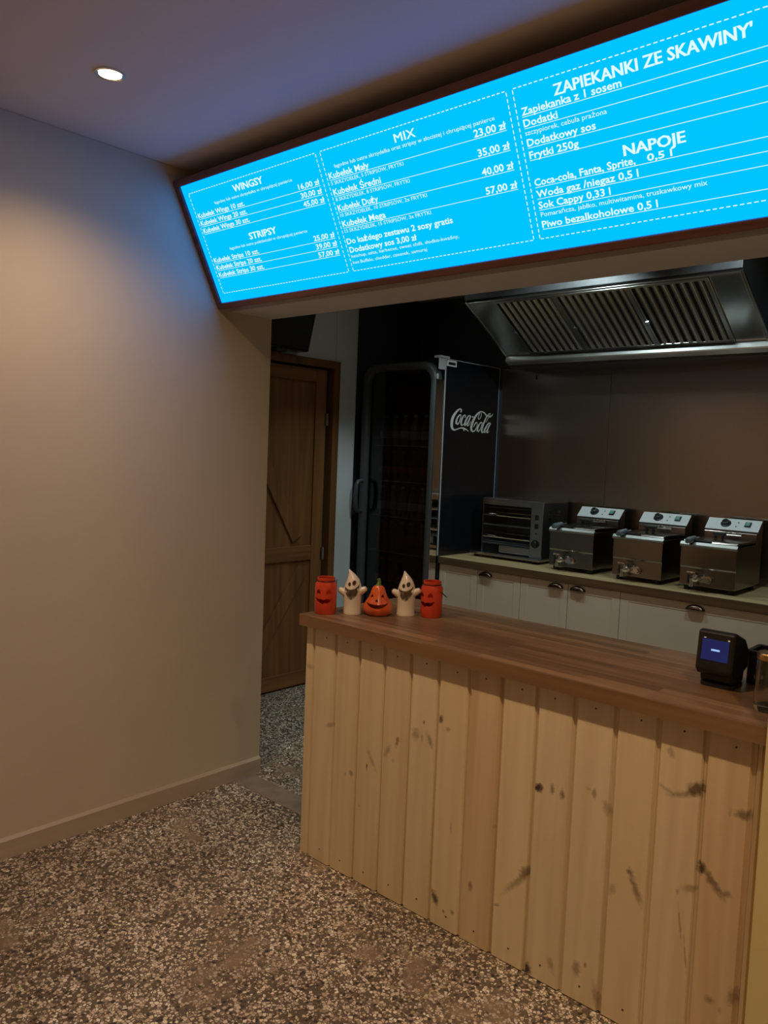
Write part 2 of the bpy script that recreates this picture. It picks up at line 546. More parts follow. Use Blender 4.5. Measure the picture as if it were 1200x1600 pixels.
KNOTS= [(0.852, 0.538, 0.03, 0.01, 20, 0.5), (0.968, 0.39, 0.012, 0.011, 0, 0.6), (0.94, 0.379, 0.004, 0.01, 0, 0.5), (1.044, 0.437, 0.004, 0.014, 0, 0.9), (1.064, 0.47, 0.01, 0.045, 35, 0.45), (1.138, 0.521, 0.028, 0.012, 60, 0.5), (1.18, 0.565, 0.008, 0.022, -10, 0.7), (1.26, 0.613, 0.018, 0.022, -15, 0.55), (1.294, 0.663, 0.004, 0.008, 0, 0.9), (1.32, 0.612, 0.012, 0.028, 30, 0.6), (1.288, 0.61, 0.006, 0.018, 0, 0.4), (1.365, 0.693, 0.01, 0.014, 0, 0.9), (1.395, 0.667, 0.01, 0.008, 0, 0.5), (1.373, 0.092, 0.014, 0.03, 25, 0.95), (1.411, 0.06, 0.004, 0.006, 0, 0.8), (1.447, 0.072, 0.008, 0.009, 0, 0.7), (1.512, 0.186, 0.01, 0.018, 0, 0.65), (1.737, 0.583, 0.016, 0.014, 0, 0.95), (1.709, 0.31, 0.028, 0.018, 45, 0.75), (1.674, 0.262, 0.012, 0.06, -42, 0.55), (1.612, 0.168, 0.012, 0.005, 20, 0.6), (1.59, 0.409, 0.006, 0.006, 0, 0.4), (1.425, 0.347, 0.006, 0.022, 0, 0.35), (1.015, 0.285, 0.008, 0.006, 0, 0.35), (0.73, 0.733, 0.02, 0.01, 0, 0.4), (1.164, 0.496, 0.007, 0.007, 0, 0.4), (1.735, 0.582, 0.018, 0.014, 10, 0.95), (1.782, 0.593, 0.009, 0.018, 0, 0.7), (1.816, 0.586, 0.01, 0.016, 0, 0.8), (1.896, 0.63, 0.01, 0.006, 0, 0.4), (1.915, 0.622, 0.008, 0.018, 0, 0.6), (1.954, 0.593, 0.012, 0.024, 20, 0.5), (2.031, 0.441, 0.01, 0.013, 0, 0.7), (2.05, 0.401, 0.012, 0.05, 25, 0.65), (2.122, 0.802, 0.01, 0.018, 20, 0.5), (2.194, 0.724, 0.03, 0.02, 30, 0.9), (2.158, 0.698, 0.05, 0.01, 20, 0.55), (2.12, 0.698, 0.03, 0.006, -20, 0.4), (2.312, 0.696, 0.026, 0.014, 10, 0.75), (2.279, 0.691, 0.006, 0.014, 0, 0.4), (2.218, 0.524, 0.014, 0.02, 0, 1.0), (2.245, 0.504, 0.012, 0.055, 42, 0.75), (2.285, 0.482, 0.016, 0.01, 20, 0.6), (2.163, 0.438, 0.006, 0.01, 0, 0.5), (2.193, 0.46, 0.026, 0.012, 20, 0.5), (1.73, 0.018, 0.016, 0.026, -10, 1.0), (1.809, 0.071, 0.012, 0.028, 20, 0.5), (1.893, 0.097, 0.014, 0.022, 0, 0.6), (1.918, 0.12, 0.005, 0.008, 0, 0.6), (1.957, 0.043, 0.012, 0.045, 15, 0.5), (2.261, 0.192, 0.014, 0.012, 0, 0.6), (2.319, 0.228, 0.018, 0.028, -20, 0.6), (1.983, 0.37, 0.014, 0.02, -30, 0.4), (2.289, 0.178, 0.006, 0.01, 0, 0.4), (2.175, 0.352, 0.003, 0.05, 8, 0.5), (2.193, 0.282, 0.003, 0.05, 8, 0.5)]
LOGO= [[(-0.112, 0.13, 0.004), (-0.104, 0.143, 0.0037), (-0.114, 0.151, 0.004), (-0.134, 0.146, 0.0049), (-0.16, 0.128, 0.0066), (-0.185, 0.102, 0.0081), (-0.199, 0.074, 0.0086), (-0.201, 0.046, 0.0084), (-0.195, 0.025, 0.0072), (-0.176, 0.014, 0.0052), (-0.152, 0.017, 0.0035), (-0.12, 0.026, 0.0032), (-0.093, 0.03, 0.004), (-0.069, 0.028, 0.0058), (-0.046, 0.023, 0.0043), (-0.014, 0.011, 0.0009)], [(-0.071, 0.021, 0.0035), (-0.064, 0.013, 0.0026)], [(-0.15, 0.052, 0.0063), (-0.154, 0.068, 0.0063), (-0.142, 0.094, 0.0049), (-0.12, 0.113, 0.0035), (-0.107, 0.111, 0.0029), (-0.11, 0.095, 0.0026), (-0.119, 0.073, 0.0026), (-0.132, 0.056, 0.0035), (-0.147, 0.051, 0.0058)], [(-0.063, 0.098, 0.0035), (-0.058, 0.112, 0.0026), (-0.074, 0.114, 0.0029), (-0.091, 0.094, 0.0049), (-0.101, 0.068, 0.0058), (-0.097, 0.049, 0.0046), (-0.08, 0.05, 0.0023), (-0.065, 0.063, 0.0014)], [(-0.003, 0.113, 0.0029), (-0.024, 0.112, 0.0035), (-0.046, 0.088, 0.0052), (-0.06, 0.062, 0.0058), (-0.059, 0.047, 0.0035), (-0.044, 0.058, 0.0026), (-0.018, 0.087, 0.0023), (-0.001, 0.112, 0.0026)], [(0.002, 0.113, 0.0037), (-0.017, 0.084, 0.0043), (-0.032, 0.058, 0.0049), (-0.029, 0.047, 0.0032), (-0.013, 0.056, 0.0017), (0.001, 0.077, 0.0014)], [(0.016, 0.107, 0.0043), (0.03, 0.11, 0.0043)], [(0.181, 0.124, 0.0049), (0.157, 0.141, 0.0043), (0.132, 0.148, 0.0032), (0.107, 0.148, 0.0035), (0.075, 0.132, 0.0055), (0.043, 0.102, 0.0072), (0.022, 0.069, 0.0078), (0.012, 0.041, 0.0075), (0.016, 0.021, 0.0063), (0.036, 0.013, 0.0043), (0.059, 0.026, 0.0029), (0.077, 0.053, 0.0023), (0.072, 0.075, 0.0026), (0.056, 0.068, 0.0035), (0.038, 0.042, 0.0017)], [(0.105, 0.144, 0.002), (0.088, 0.116, 0.0023), (0.088, 0.099, 0.0026), (0.104, 0.101, 0.002), (0.118, 0.123, 0.002), (0.118, 0.139, 0.002)], [(0.084, 0.016, 0.0058), (0.081, 0.027, 0.0061), (0.093, 0.053, 0.0049), (0.116, 0.076, 0.0035), (0.132, 0.075, 0.0026), (0.127, 0.055, 0.0023), (0.112, 0.029, 0.0023), (0.09, 0.014, 0.0052)], [(0.225, 0.144, 0.0023), (0.203, 0.137, 0.0029), (0.179, 0.115, 0.004), (0.157, 0.083, 0.0049), (0.138, 0.047, 0.0055), (0.132, 0.021, 0.0052), (0.139, 0.01, 0.0037), (0.155, 0.019, 0.0017)], [(0.222, 0.145, 0.002), (0.218, 0.132, 0.002), (0.198, 0.108, 0.0017), (0.177, 0.081, 0.0014)], [(0.196, 0.128, 0.002), (0.212, 0.12, 0.0049), (0.234, 0.126, 0.0037), (0.255, 0.143, 0.0009)], [(0.228, 0.078, 0.0029), (0.208, 0.077, 0.0035), (0.185, 0.055, 0.0052), (0.164, 0.028, 0.0058), (0.166, 0.011, 0.0035), (0.185, 0.024, 0.0023), (0.21, 0.051, 0.002), (0.228, 0.076, 0.0023)], [(0.231, 0.078, 0.0037), (0.21, 0.051, 0.0043), (0.195, 0.024, 0.0049), (0.198, 0.011, 0.0032), (0.218, 0.024, 0.0014)]]

# ------------------------------------------------------------------ the room
ZC = 2.6745          # ceiling
YW = 2.398           # far end of the left wall / back of the bulkhead
ZS = 2.140           # underside of the bulkhead
XD = -0.912          # kitchen side wall with the wooden door
YB = 4.635           # kitchen back wall
XR = 2.360           # pillar at the right end of the counter
struct('floor', G().box(-1.1, 5.2, -2.8, 4.8, -0.08, 0.0), 'terrazzo')
struct('ceiling', G().box(-1.1, 5.2, -2.8, 4.8, ZC, ZC + 0.1), 'ceiling_paint')
struct('wall_left', G().box(-0.12, 0.0, -2.8, YW, 0, ZC), 'wall_paint', 0.003)
struct('wall_rear', G().box(-0.12, 5.2, -2.9, -2.8, 0, ZC), 'wall_paint')
struct('wall_right', G().box(5.2, 5.3, -2.9, 4.8, 0, ZC), 'wall_paint')
struct('wall_bulkhead', G().box(0.0, 5.2, 2.168, YW, ZS, ZC), 'bulkhead_paint')
struct('wall_front', G().box(XR, 5.2, 1.985, YW, 0, ZS), 'pillar_paint', 0.004)
struct('wall_passage', G().box(-1.1, -0.12, 2.28, YW, 0, ZC), 'kitchen_paint')
struct('wall_kitchen_left', G().box(-1.1, XD, YW, 2.88, 0, ZC).box(-1.1, XD, 2.88, 3.705, 2.105, ZC).box(-1.1, XD, 3.705, 3.905, 0, ZC), 'kitchen_paint', 0.012)
struct('wall_recess', G().box(-1.1, -0.985, 3.905, YB + 0.1, 0, ZC), 'graphite_paint')
struct('wall_back', G().box(-0.985, 3.7, YB, YB + 0.1, 0, ZC), 'graphite_paint')
struct('wall_kitchen_right', G().box(3.6, 3.7, YW, YB, 0, ZC), 'kitchen_paint')
bb = struct('baseboard_left', G().prism([(0.0, 0.0), (0.014, 0.0), (0.014, 0.068), (0.006, 0.078), (0.0, 0.078)], 'y', -2.8, YW - 0.002), 'baseboard_wood')
struct('trim_1', G().box(0.0, XR, 2.235, 2.355, -0.002, 0.0015), 'cement')

# ------------------------------------------------------------------ ledged wooden door in the kitchen side wall
d1 = bpy.data.objects.new('door_1', None)
C.objects.link(d1)
d1.location = (XD, 3.27, 0)
d1['kind'] = 'structure'
obj('lining', G().box(-1.0, -0.955, 2.88, 3.705, 0, 2.105), 'gap_shade', d1)  # dark sheet stands in for the shaded reveal beside the leaf
obj('casing', G().box(-0.99, -0.893, 3.674, 3.729, 0, 2.132), 'door_casing', d1, 0.004)
obj('casing', G().box(-0.99, -0.893, 2.80, 2.865, 0, 2.132), 'door_casing', d1, 0.004)
obj('casing', G().box(-0.99, -0.893, 2.865, 3.674, 2.083, 2.132), 'door_casing', d1, 0.004)
obj('panel', G().box(-0.950, -0.928, 2.906, 3.625, 0.013, 2.067), 'door_wood', d1, 0.003)
yl, yr = 2.905, 3.626
obj('stile', G().box(-0.928, -0.912, 3.535, yr, 0.012, 2.068), 'door_wood', d1, 0.003)
obj('stile', G().box(-0.928, -0.912, yl, 3.005, 0.012, 2.068), 'door_wood', d1, 0.003)
for z0, z1 in ((1.985, 2.068), (0.832, 0.928), (0.012, 0.106)):
    obj('rail', G().box(-0.928, -0.912, 3.007, 3.533, z0, z1), 'door_wood_rail', d1, 0.003)
def brace(ya, za, yb, zb, wd):
    d = Vector((0, yb - ya, zb - za)).normalized()
    n = Vector((0, -d.z, d.y)) * wd / 2
    p = [(ya + n.y, za + n.z), (yb + n.y, zb + n.z), (yb - n.y, zb - n.z), (ya - n.y, za - n.z)]
    obj('brace', G().prism(p, 'x', -0.929, -0.914), 'door_wood', d1, 0.003)
brace(3.03, 1.62, 3.415, 0.975, 0.09)
brace(3.04, 0.17, 3.47, 0.775, 0.09)
for z in (1.75, 0.87, 0.25):
    obj('hinge', G().cyl(0.006, z - 0.04, z + 0.04, 10, (-0.905, 3.634, 0)).box(-0.912, -0.908, 3.612, 3.634, z - 0.04, z + 0.04), 'steel', d1)

# black box on the wall above the door, wider at the top
sp = thing('wall_box', (XD, 3.17, 2.15), 'black box mounted high on the wall above the wooden door', 'box')
obj('housing', G().prism([(XD, 2.150), (XD + 0.10, 2.150), (XD + 0.165, 2.40), (XD, 2.42)], 'y', 2.95, 3.365), 'black_gloss', sp, 0.006)
obj('front_panel', G().prism([(XD + 0.103, 2.163), (XD + 0.107, 2.163), (XD + 0.165, 2.387), (XD + 0.161, 2.387)], 'y', 2.965, 3.350), 'black_plastic', sp)
obj('bracket', G().box(XD + 0.03, XD + 0.09, 3.12, 3.20, 2.132, 2.150), 'steel_dark', sp)

# ------------------------------------------------------------------ lit menu board
MB = Vector((0, 2.095, 2.1645))
SV = Vector((0, 1.8793 - 2.0951, 2.5909 - 2.1645)).normalized()
NV = Vector((1, 0, 0)).cross(SV)
BH, BX0, BX1 = 0.478, 0.030, 2.392
def bp_(x, s, n=0.0):
    return MB + SV * s + NV * n + Vector((x, 0, 0))
def board_box(x0, x1, s0, s1, n0, n1):
    g = G()
    vs_ = [bp_(x, s, n) for n in (n0, n1) for x, s in ((x0, s0), (x1, s0), (x1, s1), (x0, s1))]
    return g.add(vs_, [(0, 3, 2, 1), (4, 5, 6, 7), (0, 1, 5, 4), (1, 2, 6, 5), (2, 3, 7, 6), (3, 0, 4, 7)])
sign = thing('menu_board', (0.0, 2.106, 2.142), 'long lit blue menu board tilted forward over the counter in a brown wooden frame', 'menu board')
obj('backing', board_box(BX0 - 0.02, BX1 + 0.02, -0.015, BH + 0.015, -0.055, -0.008), 'sign_back', sign)
obj('frame', board_box(0.003, BX1 + 0.027, BH + 0.001, BH + 0.029, -0.055, 0.012), 'frame_wood', sign, 0.003)
obj('frame', board_box(0.003, BX1 + 0.027, -0.026, -0.001, -0.050, 0.012), 'frame_wood', sign, 0.003)
obj('frame', board_box(0.003, BX0 - 0.001, -0.001, BH + 0.001, -0.055, 0.012), 'frame_wood', sign, 0.002)
obj('frame', board_box(BX1 + 0.001, BX1 + 0.027, -0.001, BH + 0.001, -0.055, 0.012), 'frame_wood', sign, 0.002)
lit = obj('lit_panel', board_box(BX0 - 0.001, BX1 + 0.001, -0.001, BH + 0.001, -0.006, 0.0), 'menu_blue', sign, label='glowing cyan blue panel with white print')
BM = Matrix((Vector((1, 0, 0)), SV, NV)).transposed().to_4x4()
BM.translation = MB

def text_mesh(txt, bold=0.0):
    cu = bpy.data.curves.new('t', 'FONT')
    cu.body = txt
    cu.size = 1.0
    cu.resolution_u = 2
    cu.offset = bold
    o = bpy.data.objects.new('t', cu)
    C.objects.link(o)
    bpy.context.view_layer.update()
    dg = bpy.context.evaluated_depsgraph_get()
    me = bpy.data.meshes.new_from_object(o.evaluated_get(dg))
    bpy.data.objects.remove(o)
    me.materials.clear()
    return me
_h = text_mesh('H')
CAP = max(v.co.y for v in _h.vertices)
def place_text(name, txt, x0, x1, base, cap, bold, xf, mat, parent, off):
    me = text_mesh(txt, bold if bold < 0.025 else (0.012 if bold > 0.028 else 0.0))
    if bold > 0.025:                    # heavy headings: thicken the strokes sideways
        bm = bmesh.new()
        for dx in ((-0.020, 0.0, 0.020) if bold > 0.028 else (-0.012, 0.012)):
            k0 = len(bm.verts)
            bm.from_mesh(me)
            bm.verts.ensure_lookup_table()
            for v in bm.verts[k0:]:
                v.co.x += dx
        bm.to_mesh(me)
        bm.free()
    xs = [v.co.x for v in me.vertices]
    a, b = min(xs), max(xs)
    kx, ky = (x1 - x0) / (b - a), cap / CAP
    for v in me.vertices:
        v.co = xf @ Vector((x0 + (v.co.x - a) * kx, base + v.co.y * ky, 0.0012)) - Vector(off)
    me.name = name
    return obj(name, me, mat, parent, world=False)
def mt_(txt, x0, x1, base, cap, bold=0.020):
    place_text('menu_text', txt, x0, x1, base, cap, bold, BM, 'menu_white', lit, sign.location)
def flat(rects):
    g = G()
    for x0, x1, s0, s1 in rects:
        g.add([bp_(x0, s0, 0.0012), bp_(x1, s0, 0.0012), bp_(x1, s1, 0.0012), bp_(x0, s1, 0.0012)], [(0, 1, 2, 3)])
    return g
def rule(x0, x1, s):
    obj('rule_line', flat([(x0, x1, s - 0.0008, s + 0.0008)]), 'menu_white', lit)
def dashed(x0, x1, s0, s1):
    r = []
    def run(a, b):
        n = int(round((b - a) / 0.0165))
        st = (b - a) / n
        return [(a + i * st + 0.15 * st, a + i * st + 0.78 * st) for i in range(n)]
    for a, b in run(x0, x1):
        r += [(a, b, s0 - 0.0012, s0 + 0.0012), (a, b, s1 - 0.0012, s1 + 0.0012)]
    for a, b in run(s0, s1):
        r += [(x0 - 0.0014, x0 + 0.0014, a, b), (x1 - 0.0014, x1 + 0.0014, a, b)]
    obj('dashed_border', flat(r), 'menu_white', lit)
dashed(0.065, 0.815, 0.037, 0.444)
dashed(0.838, 1.590, 0.037, 0.444)
dashed(1.611, 2.361, 0.037, 0.444)
mt_('WINGSY', 0.340, 0.518, 0.402, 0.024, 0.030)
mt_('łagodne lub ostre skrzydełka w chrupiącej panierce', 0.205, 0.668, 0.380, 0.0105, 0.0)
for i, (q, pz) in enumerate((('10', '16,00 zł'), ('20', '30,00 zł'), ('30', '45,00 zł'))):
    s = 0.346 - 0.030 * i
    mt_('Kubełek Wings %s szt.' % q, 0.076, 0.377, s, 0.0175)
    mt_(pz, 0.688, 0.797, s, 0.0175)
    rule(0.076, 0.797, s - 0.005)
mt_('STRIPSY', 0.343, 0.507, 0.222, 0.024, 0.030)
mt_('łagodne lub ostre polędwiczki w chrupiącej panierce', 0.203, 0.667, 0.201, 0.0105, 0.0)
for i, (q, pz) in enumerate((('10', '25,00 zł'), ('20', '39,00 zł'), ('30', '57,00 zł'))):
    s = 0.165 - 0.030 * i
    mt_('Kubełek Strips %s szt.' % q, 0.077, 0.372, s, 0.0175)
    mt_(pz, 0.688, 0.797, s, 0.0175)
    rule(0.077, 0.797, s - 0.005)
mt_('MIX', 1.166, 1.252, 0.401, 0.025, 0.026)
mt_('łagodne lub ostre skrzydełka oraz stripsy w złocistej i chrupiącej panierce', 0.885, 1.538, 0.382, 0.0115, 0.0)
for i, (nm, xe, sub, xs_, pz) in enumerate((
        ('Kubełek Mały', 1.036, '5 SKRZYDEŁEK, 5 STRIPSÓW, FRYTKI', 1.178, '23,00 zł'),
        ('Kubełek Średni', 1.070, '8 SKRZYDEŁEK, 8 STRIPSÓW, FRYTKI', 1.186, '35,00 zł'),
        ('Kubełek Duży', 1.038, '10 SKRZYDEŁEK, 10 STRIPSÓW, 2x FRYTKI', 1.240, '40,00 zł'),
        ('Kubełek Mega', 1.052, '15 SKRZYDEŁEK, 15 STRIPSÓW, 3x FRYTKI', 1.240, '57,00 zł'))):
    s = 0.352 - 0.0537 * i
    mt_(nm, 0.848, xe, s, 0.0195)
    mt_(pz, 1.459, 1.570, s, 0.0195)
    rule(0.848, 1.570, s - 0.0045)
    mt_(sub, 0.850, xs_, s - 0.0205, 0.0115, 0.0)
mt_('Do każdego zestawu 2 sosy gratis', 0.846, 1.316, 0.131, 0.0185)
mt_('Dodatkowy sos 3,00 zł', 0.848, 1.158, 0.101, 0.0185)
mt_('ketchup, salsa, barbecue, sweet chilli, słodko-kwaśny,', 0.848, 1.326, 0.083, 0.0105, 0.0)
mt_('hot Buffalo, cheddar, czosnek, samuraj', 0.848, 1.188, 0.061, 0.0105, 0.0)
mt_("ZAPIEKANKI ZE SKAWINY'", 1.732, 2.240, 0.397, 0.027, 0.030)
for txt, xe, s in (('Zapiekanka z 1 sosem', 1.921, 0.372), ('Dodatki', 1.733, 0.342), ('Dodatkowy sos', 1.836, 0.291), ('Frytki 250g', 1.780, 0.258),
                   ('Coca-cola, Fanta, Sprite,', 1.930, 0.184), ('Woda gaz /niegaz 0,5 l', 1.934, 0.152), ('Sok Cappy 0,33 l', 1.850, 0.121), ('Piwo bezalkoholowe 0,5 l', 1.975, 0.067)):
    mt_(txt, 1.626, xe, s, 0.0185)
    rule(1.626, 2.345, s - 0.0045)
mt_('0,5 l', 1.962, 2.028, 0.184, 0.0165)
mt_('szczypiorek, cebula prażona', 1.626, 1.872, 0.320, 0.0125, 0.0)
mt_('NAPOJE', 1.901, 2.066, 0.209, 0.026, 0.030)
mt_('Pomarańcza, jabłko, multiwitamina, truskawkowy mix', 1.628, 2.107, 0.098, 0.0125, 0.0)

# ------------------------------------------------------------------ recessed ceiling downlights
def downlight(x, y, warm, label, power, cone=140.0, blend=1.0, tilt=0.0):
    t = thing('ceiling_downlight', (x, y, ZC), label, 'downlight', group='recessed ceiling downlights')
    pr = [(0.034, -0.0005), (0.046, -0.0005), (0.046, -0.004), (0.040, -0.006), (0.034, -0.003)]
    g = G()
    n = 28
    for r_, z_ in pr:
        g.v += [(r_ * math.cos(2 * math.pi * i / n), r_ * math.sin(2 * math.pi * i / n), z_) for i in range(n)]
    k = len(pr)
    for a in range(k):
        for i in range(n):
            j, b_ = (i + 1) % n, (a + 1) % k
            g.f.append((a * n + i, a * n + j, b_ * n + j, b_ * n + i))
    obj('trim_ring', g, 'steel_bright', t, world=False, smooth=True)
    obj('lens', G().cyl(0.0335, -0.003, -0.0008, 28), 'lamp_lens' if warm else 'lamp_lens_cool', t, world=False)
    ld = bpy.data.lights.new('downlight', 'SPOT')
    ld.energy = power
    ld.color = WARM if warm else COOL
    ld.spot_size = R(cone)
    ld.spot_blend = blend
    ld.shadow_soft_size = 0.033
    lo = bpy.data.objects.new('downlight_bulb', ld)
    C.objects.link(lo)
    lo.parent = t
    lo.location = (0, 0, -0.012)
    lo.rotation_euler = (R(tilt), 0, 0)
downlight(0.546, 1.284, True, 'small round glowing downlight in the ceiling above the left wall', FRONT_W * 0.88)
for x, lb in ((1.70, 'second round downlight from the left wall, in the row before the counter'), (2.85, 'third round downlight from the left wall, in the row before the counter'),
              (4.00, 'fourth round downlight from the left wall, in the row before the counter')):
    downlight(x, 1.284, True, lb, FRONT_W)
for x, lb in ((1.2, 'added unseen round downlight at the rear of the shop nearest the left wall'), (3.4, 'added unseen round downlight at the rear of the shop nearest the right wall')):
    downlight(x, -2.15, True, lb, FRONT_W)  # unseen lamps, added to heat the rear wall for a warm steel reflection
downlight(-0.20, 3.45, False, 'cool white downlight over the passage by the wooden door', KITCHEN_W * 0.52, 84, 0.45)
downlight(0.70, 3.32, False, 'cool white kitchen downlight in front of the nearest fryer to the oven', KITCHEN_W, 118, 0.35, 26)
downlight(1.70, 3.32, False, 'cool white kitchen downlight in front of the rightmost fryer', KITCHEN_W, 118, 0.35, 26)

# ------------------------------------------------------------------ service counter: pine cladding and a laminate top
counter = thing('service_counter', (1.5, 2.3, 0.0), 'serving counter clad in vertical pale knotty pine planks', 'counter')
obj('carcass', G().box(0.722, XR - 0.012, 2.046, 2.58, 0.0, 0.889), 'core_wood', counter)
EDGES = [0.707, 0.756, 0.875, 0.995, 1.115, 1.234, 1.353, 1.476, 1.598, 1.722, 1.846, 1.970, 2.091, 2.214, 2.331, XR - 0.004]
PL = [((0.80, 0.670, 0.475), (0.70, 0.555, 0.365)), ((0.78, 0.640, 0.440), (0.67, 0.520, 0.330)), ((0.74, 0.570, 0.370), (0.60, 0.430, 0.255)), ((0.81, 0.675, 0.455), (0.71, 0.560, 0.345))]
pick = [0, 0, 1, 1, 1, 0, 3, 2, 3, 0, 0, 3, 1, 2, 2]
for i in range(len(EDGES) - 1):
    a, b_ = EDGES[i], EDGES[i + 1]
    ks = [((k[0] - 1.5), k[1], *k[2:]) for k in KNOTS if a - 0.012 < k[0] < b_ + 0.005]
    mn = 'pine_%d' % i
    c1, c2 = PL[pick[i]]
    wood(mn, c1, c2, 'z', 0.75, 0.48, ks, 0.08, rings=0.28, spread=i * 3.7)
    jit = random.uniform(-0.0008, 0.0008)
    # tongue-and-groove board: face, chamfer and the recessed tongue at its right side
    fy = 2.0277 + jit
    prof = [(a + 0.0008, 2.046), (a + 0.0008, fy + 0.005), (a + 0.004, fy), (b_ - 0.013, fy), (b_ - 0.009, fy + 0.009), (b_ - 0.0008, fy + 0.009), (b_ - 0.0008, 2.046)]
    pk = obj('plank', G().prism(prof, 'z', 0.003, 0.889), mn, counter)
    if b_ - a > 0.08:
        xm = (a + b_) / 2 + random.uniform(-0.01, 0.01)
        for z in (0.862, 0.050):
            zz = z + random.uniform(-0.004, 0.004)
            obj('nail', G().cyl(0.0028, fy - 0.0009, fy + 0.003, 8, (xm, 0, zz), 'y'), 'steel_dark', pk)
top = thing('countertop', (1.5, 2.3, 0.891), 'brown wood laminate countertop on the pine counter', 'countertop')
obj('slab', G().box(0.6985, XR - 0.002, 1.9995, 2.600, 0.891, 0.934), 'counter_laminate', top, 0.001)
obj('edge_band', G().box(0.6985, XR - 0.002, 1.998, 1.9994, 0.891, 0.9335), 'counter_edge', top)
obj('edge_band', G().box(0.697, 0.6984, 1.998, 2.600, 0.891, 0.9335), 'counter_edge', top)

# ------------------------------------------------------------------ back worktop and base cabinets
wt = thing('worktop', (1.2, 4.33, 0.857), 'pale oak kitchen worktop with dark front edge under the fryers', 'worktop')
obj('slab', G().box(-0.236, 3.0, 4.022, 4.632, 0.857, 0.900), 'oak_laminate', wt, 0.002)
obj('front_edge', G().box(-0.236, 3.0, 4.016, 4.022, 0.857, 0.8995), 'worktop_edge', wt)
def cup_handle(x, z, door):
    g = G()
    n, m_ = 12, 5
    W_, H_, D_ = 0.048, 0.026, 0.022
    vs_, fs_ = [], []
    for j in range(m_ + 1):
        ph = math.pi / 2 * j / m_
        for i in range(n + 1):
            th = math.pi * i / n
            vs_.append((x + W_ * math.cos(th) * math.cos(ph * 0.0 + 0) * (1 - 0.25 * (j / m_) ** 2), 4.034 - D_ * math.sin(ph), z + H_ * math.sin(th) * math.cos(ph) * 1.0 - 0.006))
    for j in range(m_):
        for i in range(n):
            fs_.append((j * (n + 1) + i, j * (n + 1) + i + 1, (j + 1) * (n + 1) + i + 1, (j + 1) * (n + 1) + i))
    g.add(vs_, fs_)
    o = obj('cup_handle', g, 'bronze', door, smooth=True, label='dark bronze cup handle')
    sd = o.modifiers.new('thick', 'SOLIDIFY')
    sd.thickness = 0.0025
def cab_door(par, x0, x1, z0, z1, name='door', hx=None):
    fw_ = 0.045
    yf, yb_ = 4.034, 4.052
    g = G()
    x0 += 0.0015
    x1 -= 0.0015
    out = [(x0, z0), (x1, z0), (x1, z1), (x0, z1)]
    inn = [(x0 + fw_, z0 + fw_), (x1 - fw_, z0 + fw_), (x1 - fw_, z1 - fw_), (x0 + fw_, z1 - fw_)]
    in2 = [(x0 + fw_ + 0.006, z0 + fw_ + 0.006), (x1 - fw_ - 0.006, z0 + fw_ + 0.006), (x1 - fw_ - 0.006, z1 - fw_ - 0.006), (x0 + fw_ + 0.006, z1 - fw_ - 0.006)]
    vs_ = [(x, yb_, z) for x, z in out] + [(x, yf, z) for x, z in out] + [(x, yf, z) for x, z in inn] + [(x, yf + 0.0022, z) for x, z in in2]
    fs_ = [(0, 1, 2, 3), (12, 13, 14, 15)]
    for i in range(4):
        j = (i + 1) % 4
        fs_ += [(i, j, 4 + j, 4 + i), (4 + i, 4 + j, 8 + j, 8 + i), (8 + i, 8 + j, 12 + j, 12 + i)]
    g.add(vs_, fs_)
    o = obj(name, g, 'cabinet_paint', par, 0.0012)
    if hx is not None:
        cup_handle(hx, z1 - 0.026, o)
    return o
def cabinet(x0, x1, doors, label, hx=()):
    t = thing('base_cabinet', ((x0 + x1) / 2, 4.33, 0), label, 'cabinet', group='kitchen base cabinets')
    obj('body', G().box(x0 + 0.001, x1 - 0.001, 4.052, 4.62, 0.10, 0.856), 'carcass', t)
    obj('plinth', G().box(x0 + 0.001, x1 - 0.001, 4.10, 4.118, 0.0, 0.099), 'cabinet_paint', t)
    return t
t = cabinet(-0.236, 0.065, 1, 'plain taupe base cabinet without handle, next to the drinks fridge')
cab_door(t, -0.236, 0.065, 0.105, 0.852)
t = cabinet(0.065, 0.377, 1, 'taupe base cabinet with one cup handle at its left, below the toaster oven')
cab_door(t, 0.065, 0.377, 0.105, 0.852, hx=0.128)
t = cabinet(0.377, 1.008, 2, 'taupe two-door base cabinet with paired cup handles below the first fryer')
cab_door(t, 0.377, 0.692, 0.105, 0.852, hx=0.616)
cab_door(t, 0.692, 1.008, 0.105, 0.852, hx=0.754)
t = cabinet(1.008, 1.820, 1, 'wide taupe drawer cabinet with one centred cup handle below the right fryers')
cab_door(t, 1.008, 1.820, 0.480, 0.852, 'drawer', 1.414)
cab_door(t, 1.008, 1.820, 0.105, 0.477, 'drawer', 1.414)
t = cabinet(1.820, 2.600, 1, 'taupe drawer cabinet at the far right end of the worktop')
cab_door(t, 1.820, 2.600, 0.480, 0.852, 'drawer', 2.21)
cab_door(t, 1.820, 2.600, 0.105, 0.477, 'drawer', 2.21)

# steel sheets on the back wall, behind the worktop
for x0, x1, lb in ((-0.225, 0.580, 'left steel sheet on the wall between the drinks fridge and the joint'), (0.580, 1.72, 'steel wall sheet right of the joint, behind the fryers'), (1.72, 2.9, 'steel wall sheet at the far right behind the worktop')):
    tag(obj('splashback', G().box(x0 + 0.001, x1 - 0.001, 4.627, 4.6345, 0.901, 2.150), 'steel_sheet', None, 0.001), lb, 'splashback', 'steel splashback sheets')
hk = thing('wall_clip', (0.047, 4.626, 2.09), 'tiny metal clip on the steel wall just under the hood', 'clip')
obj('plate', G().box(0.036, 0.060, 4.620, 4.6268, 2.100, 2.112), 'steel_bright', hk)
obj('pin', G().cyl(0.003, 2.074, 2.100, 8, (0.046, 4.6225, 0)), 'steel_dark', hk)

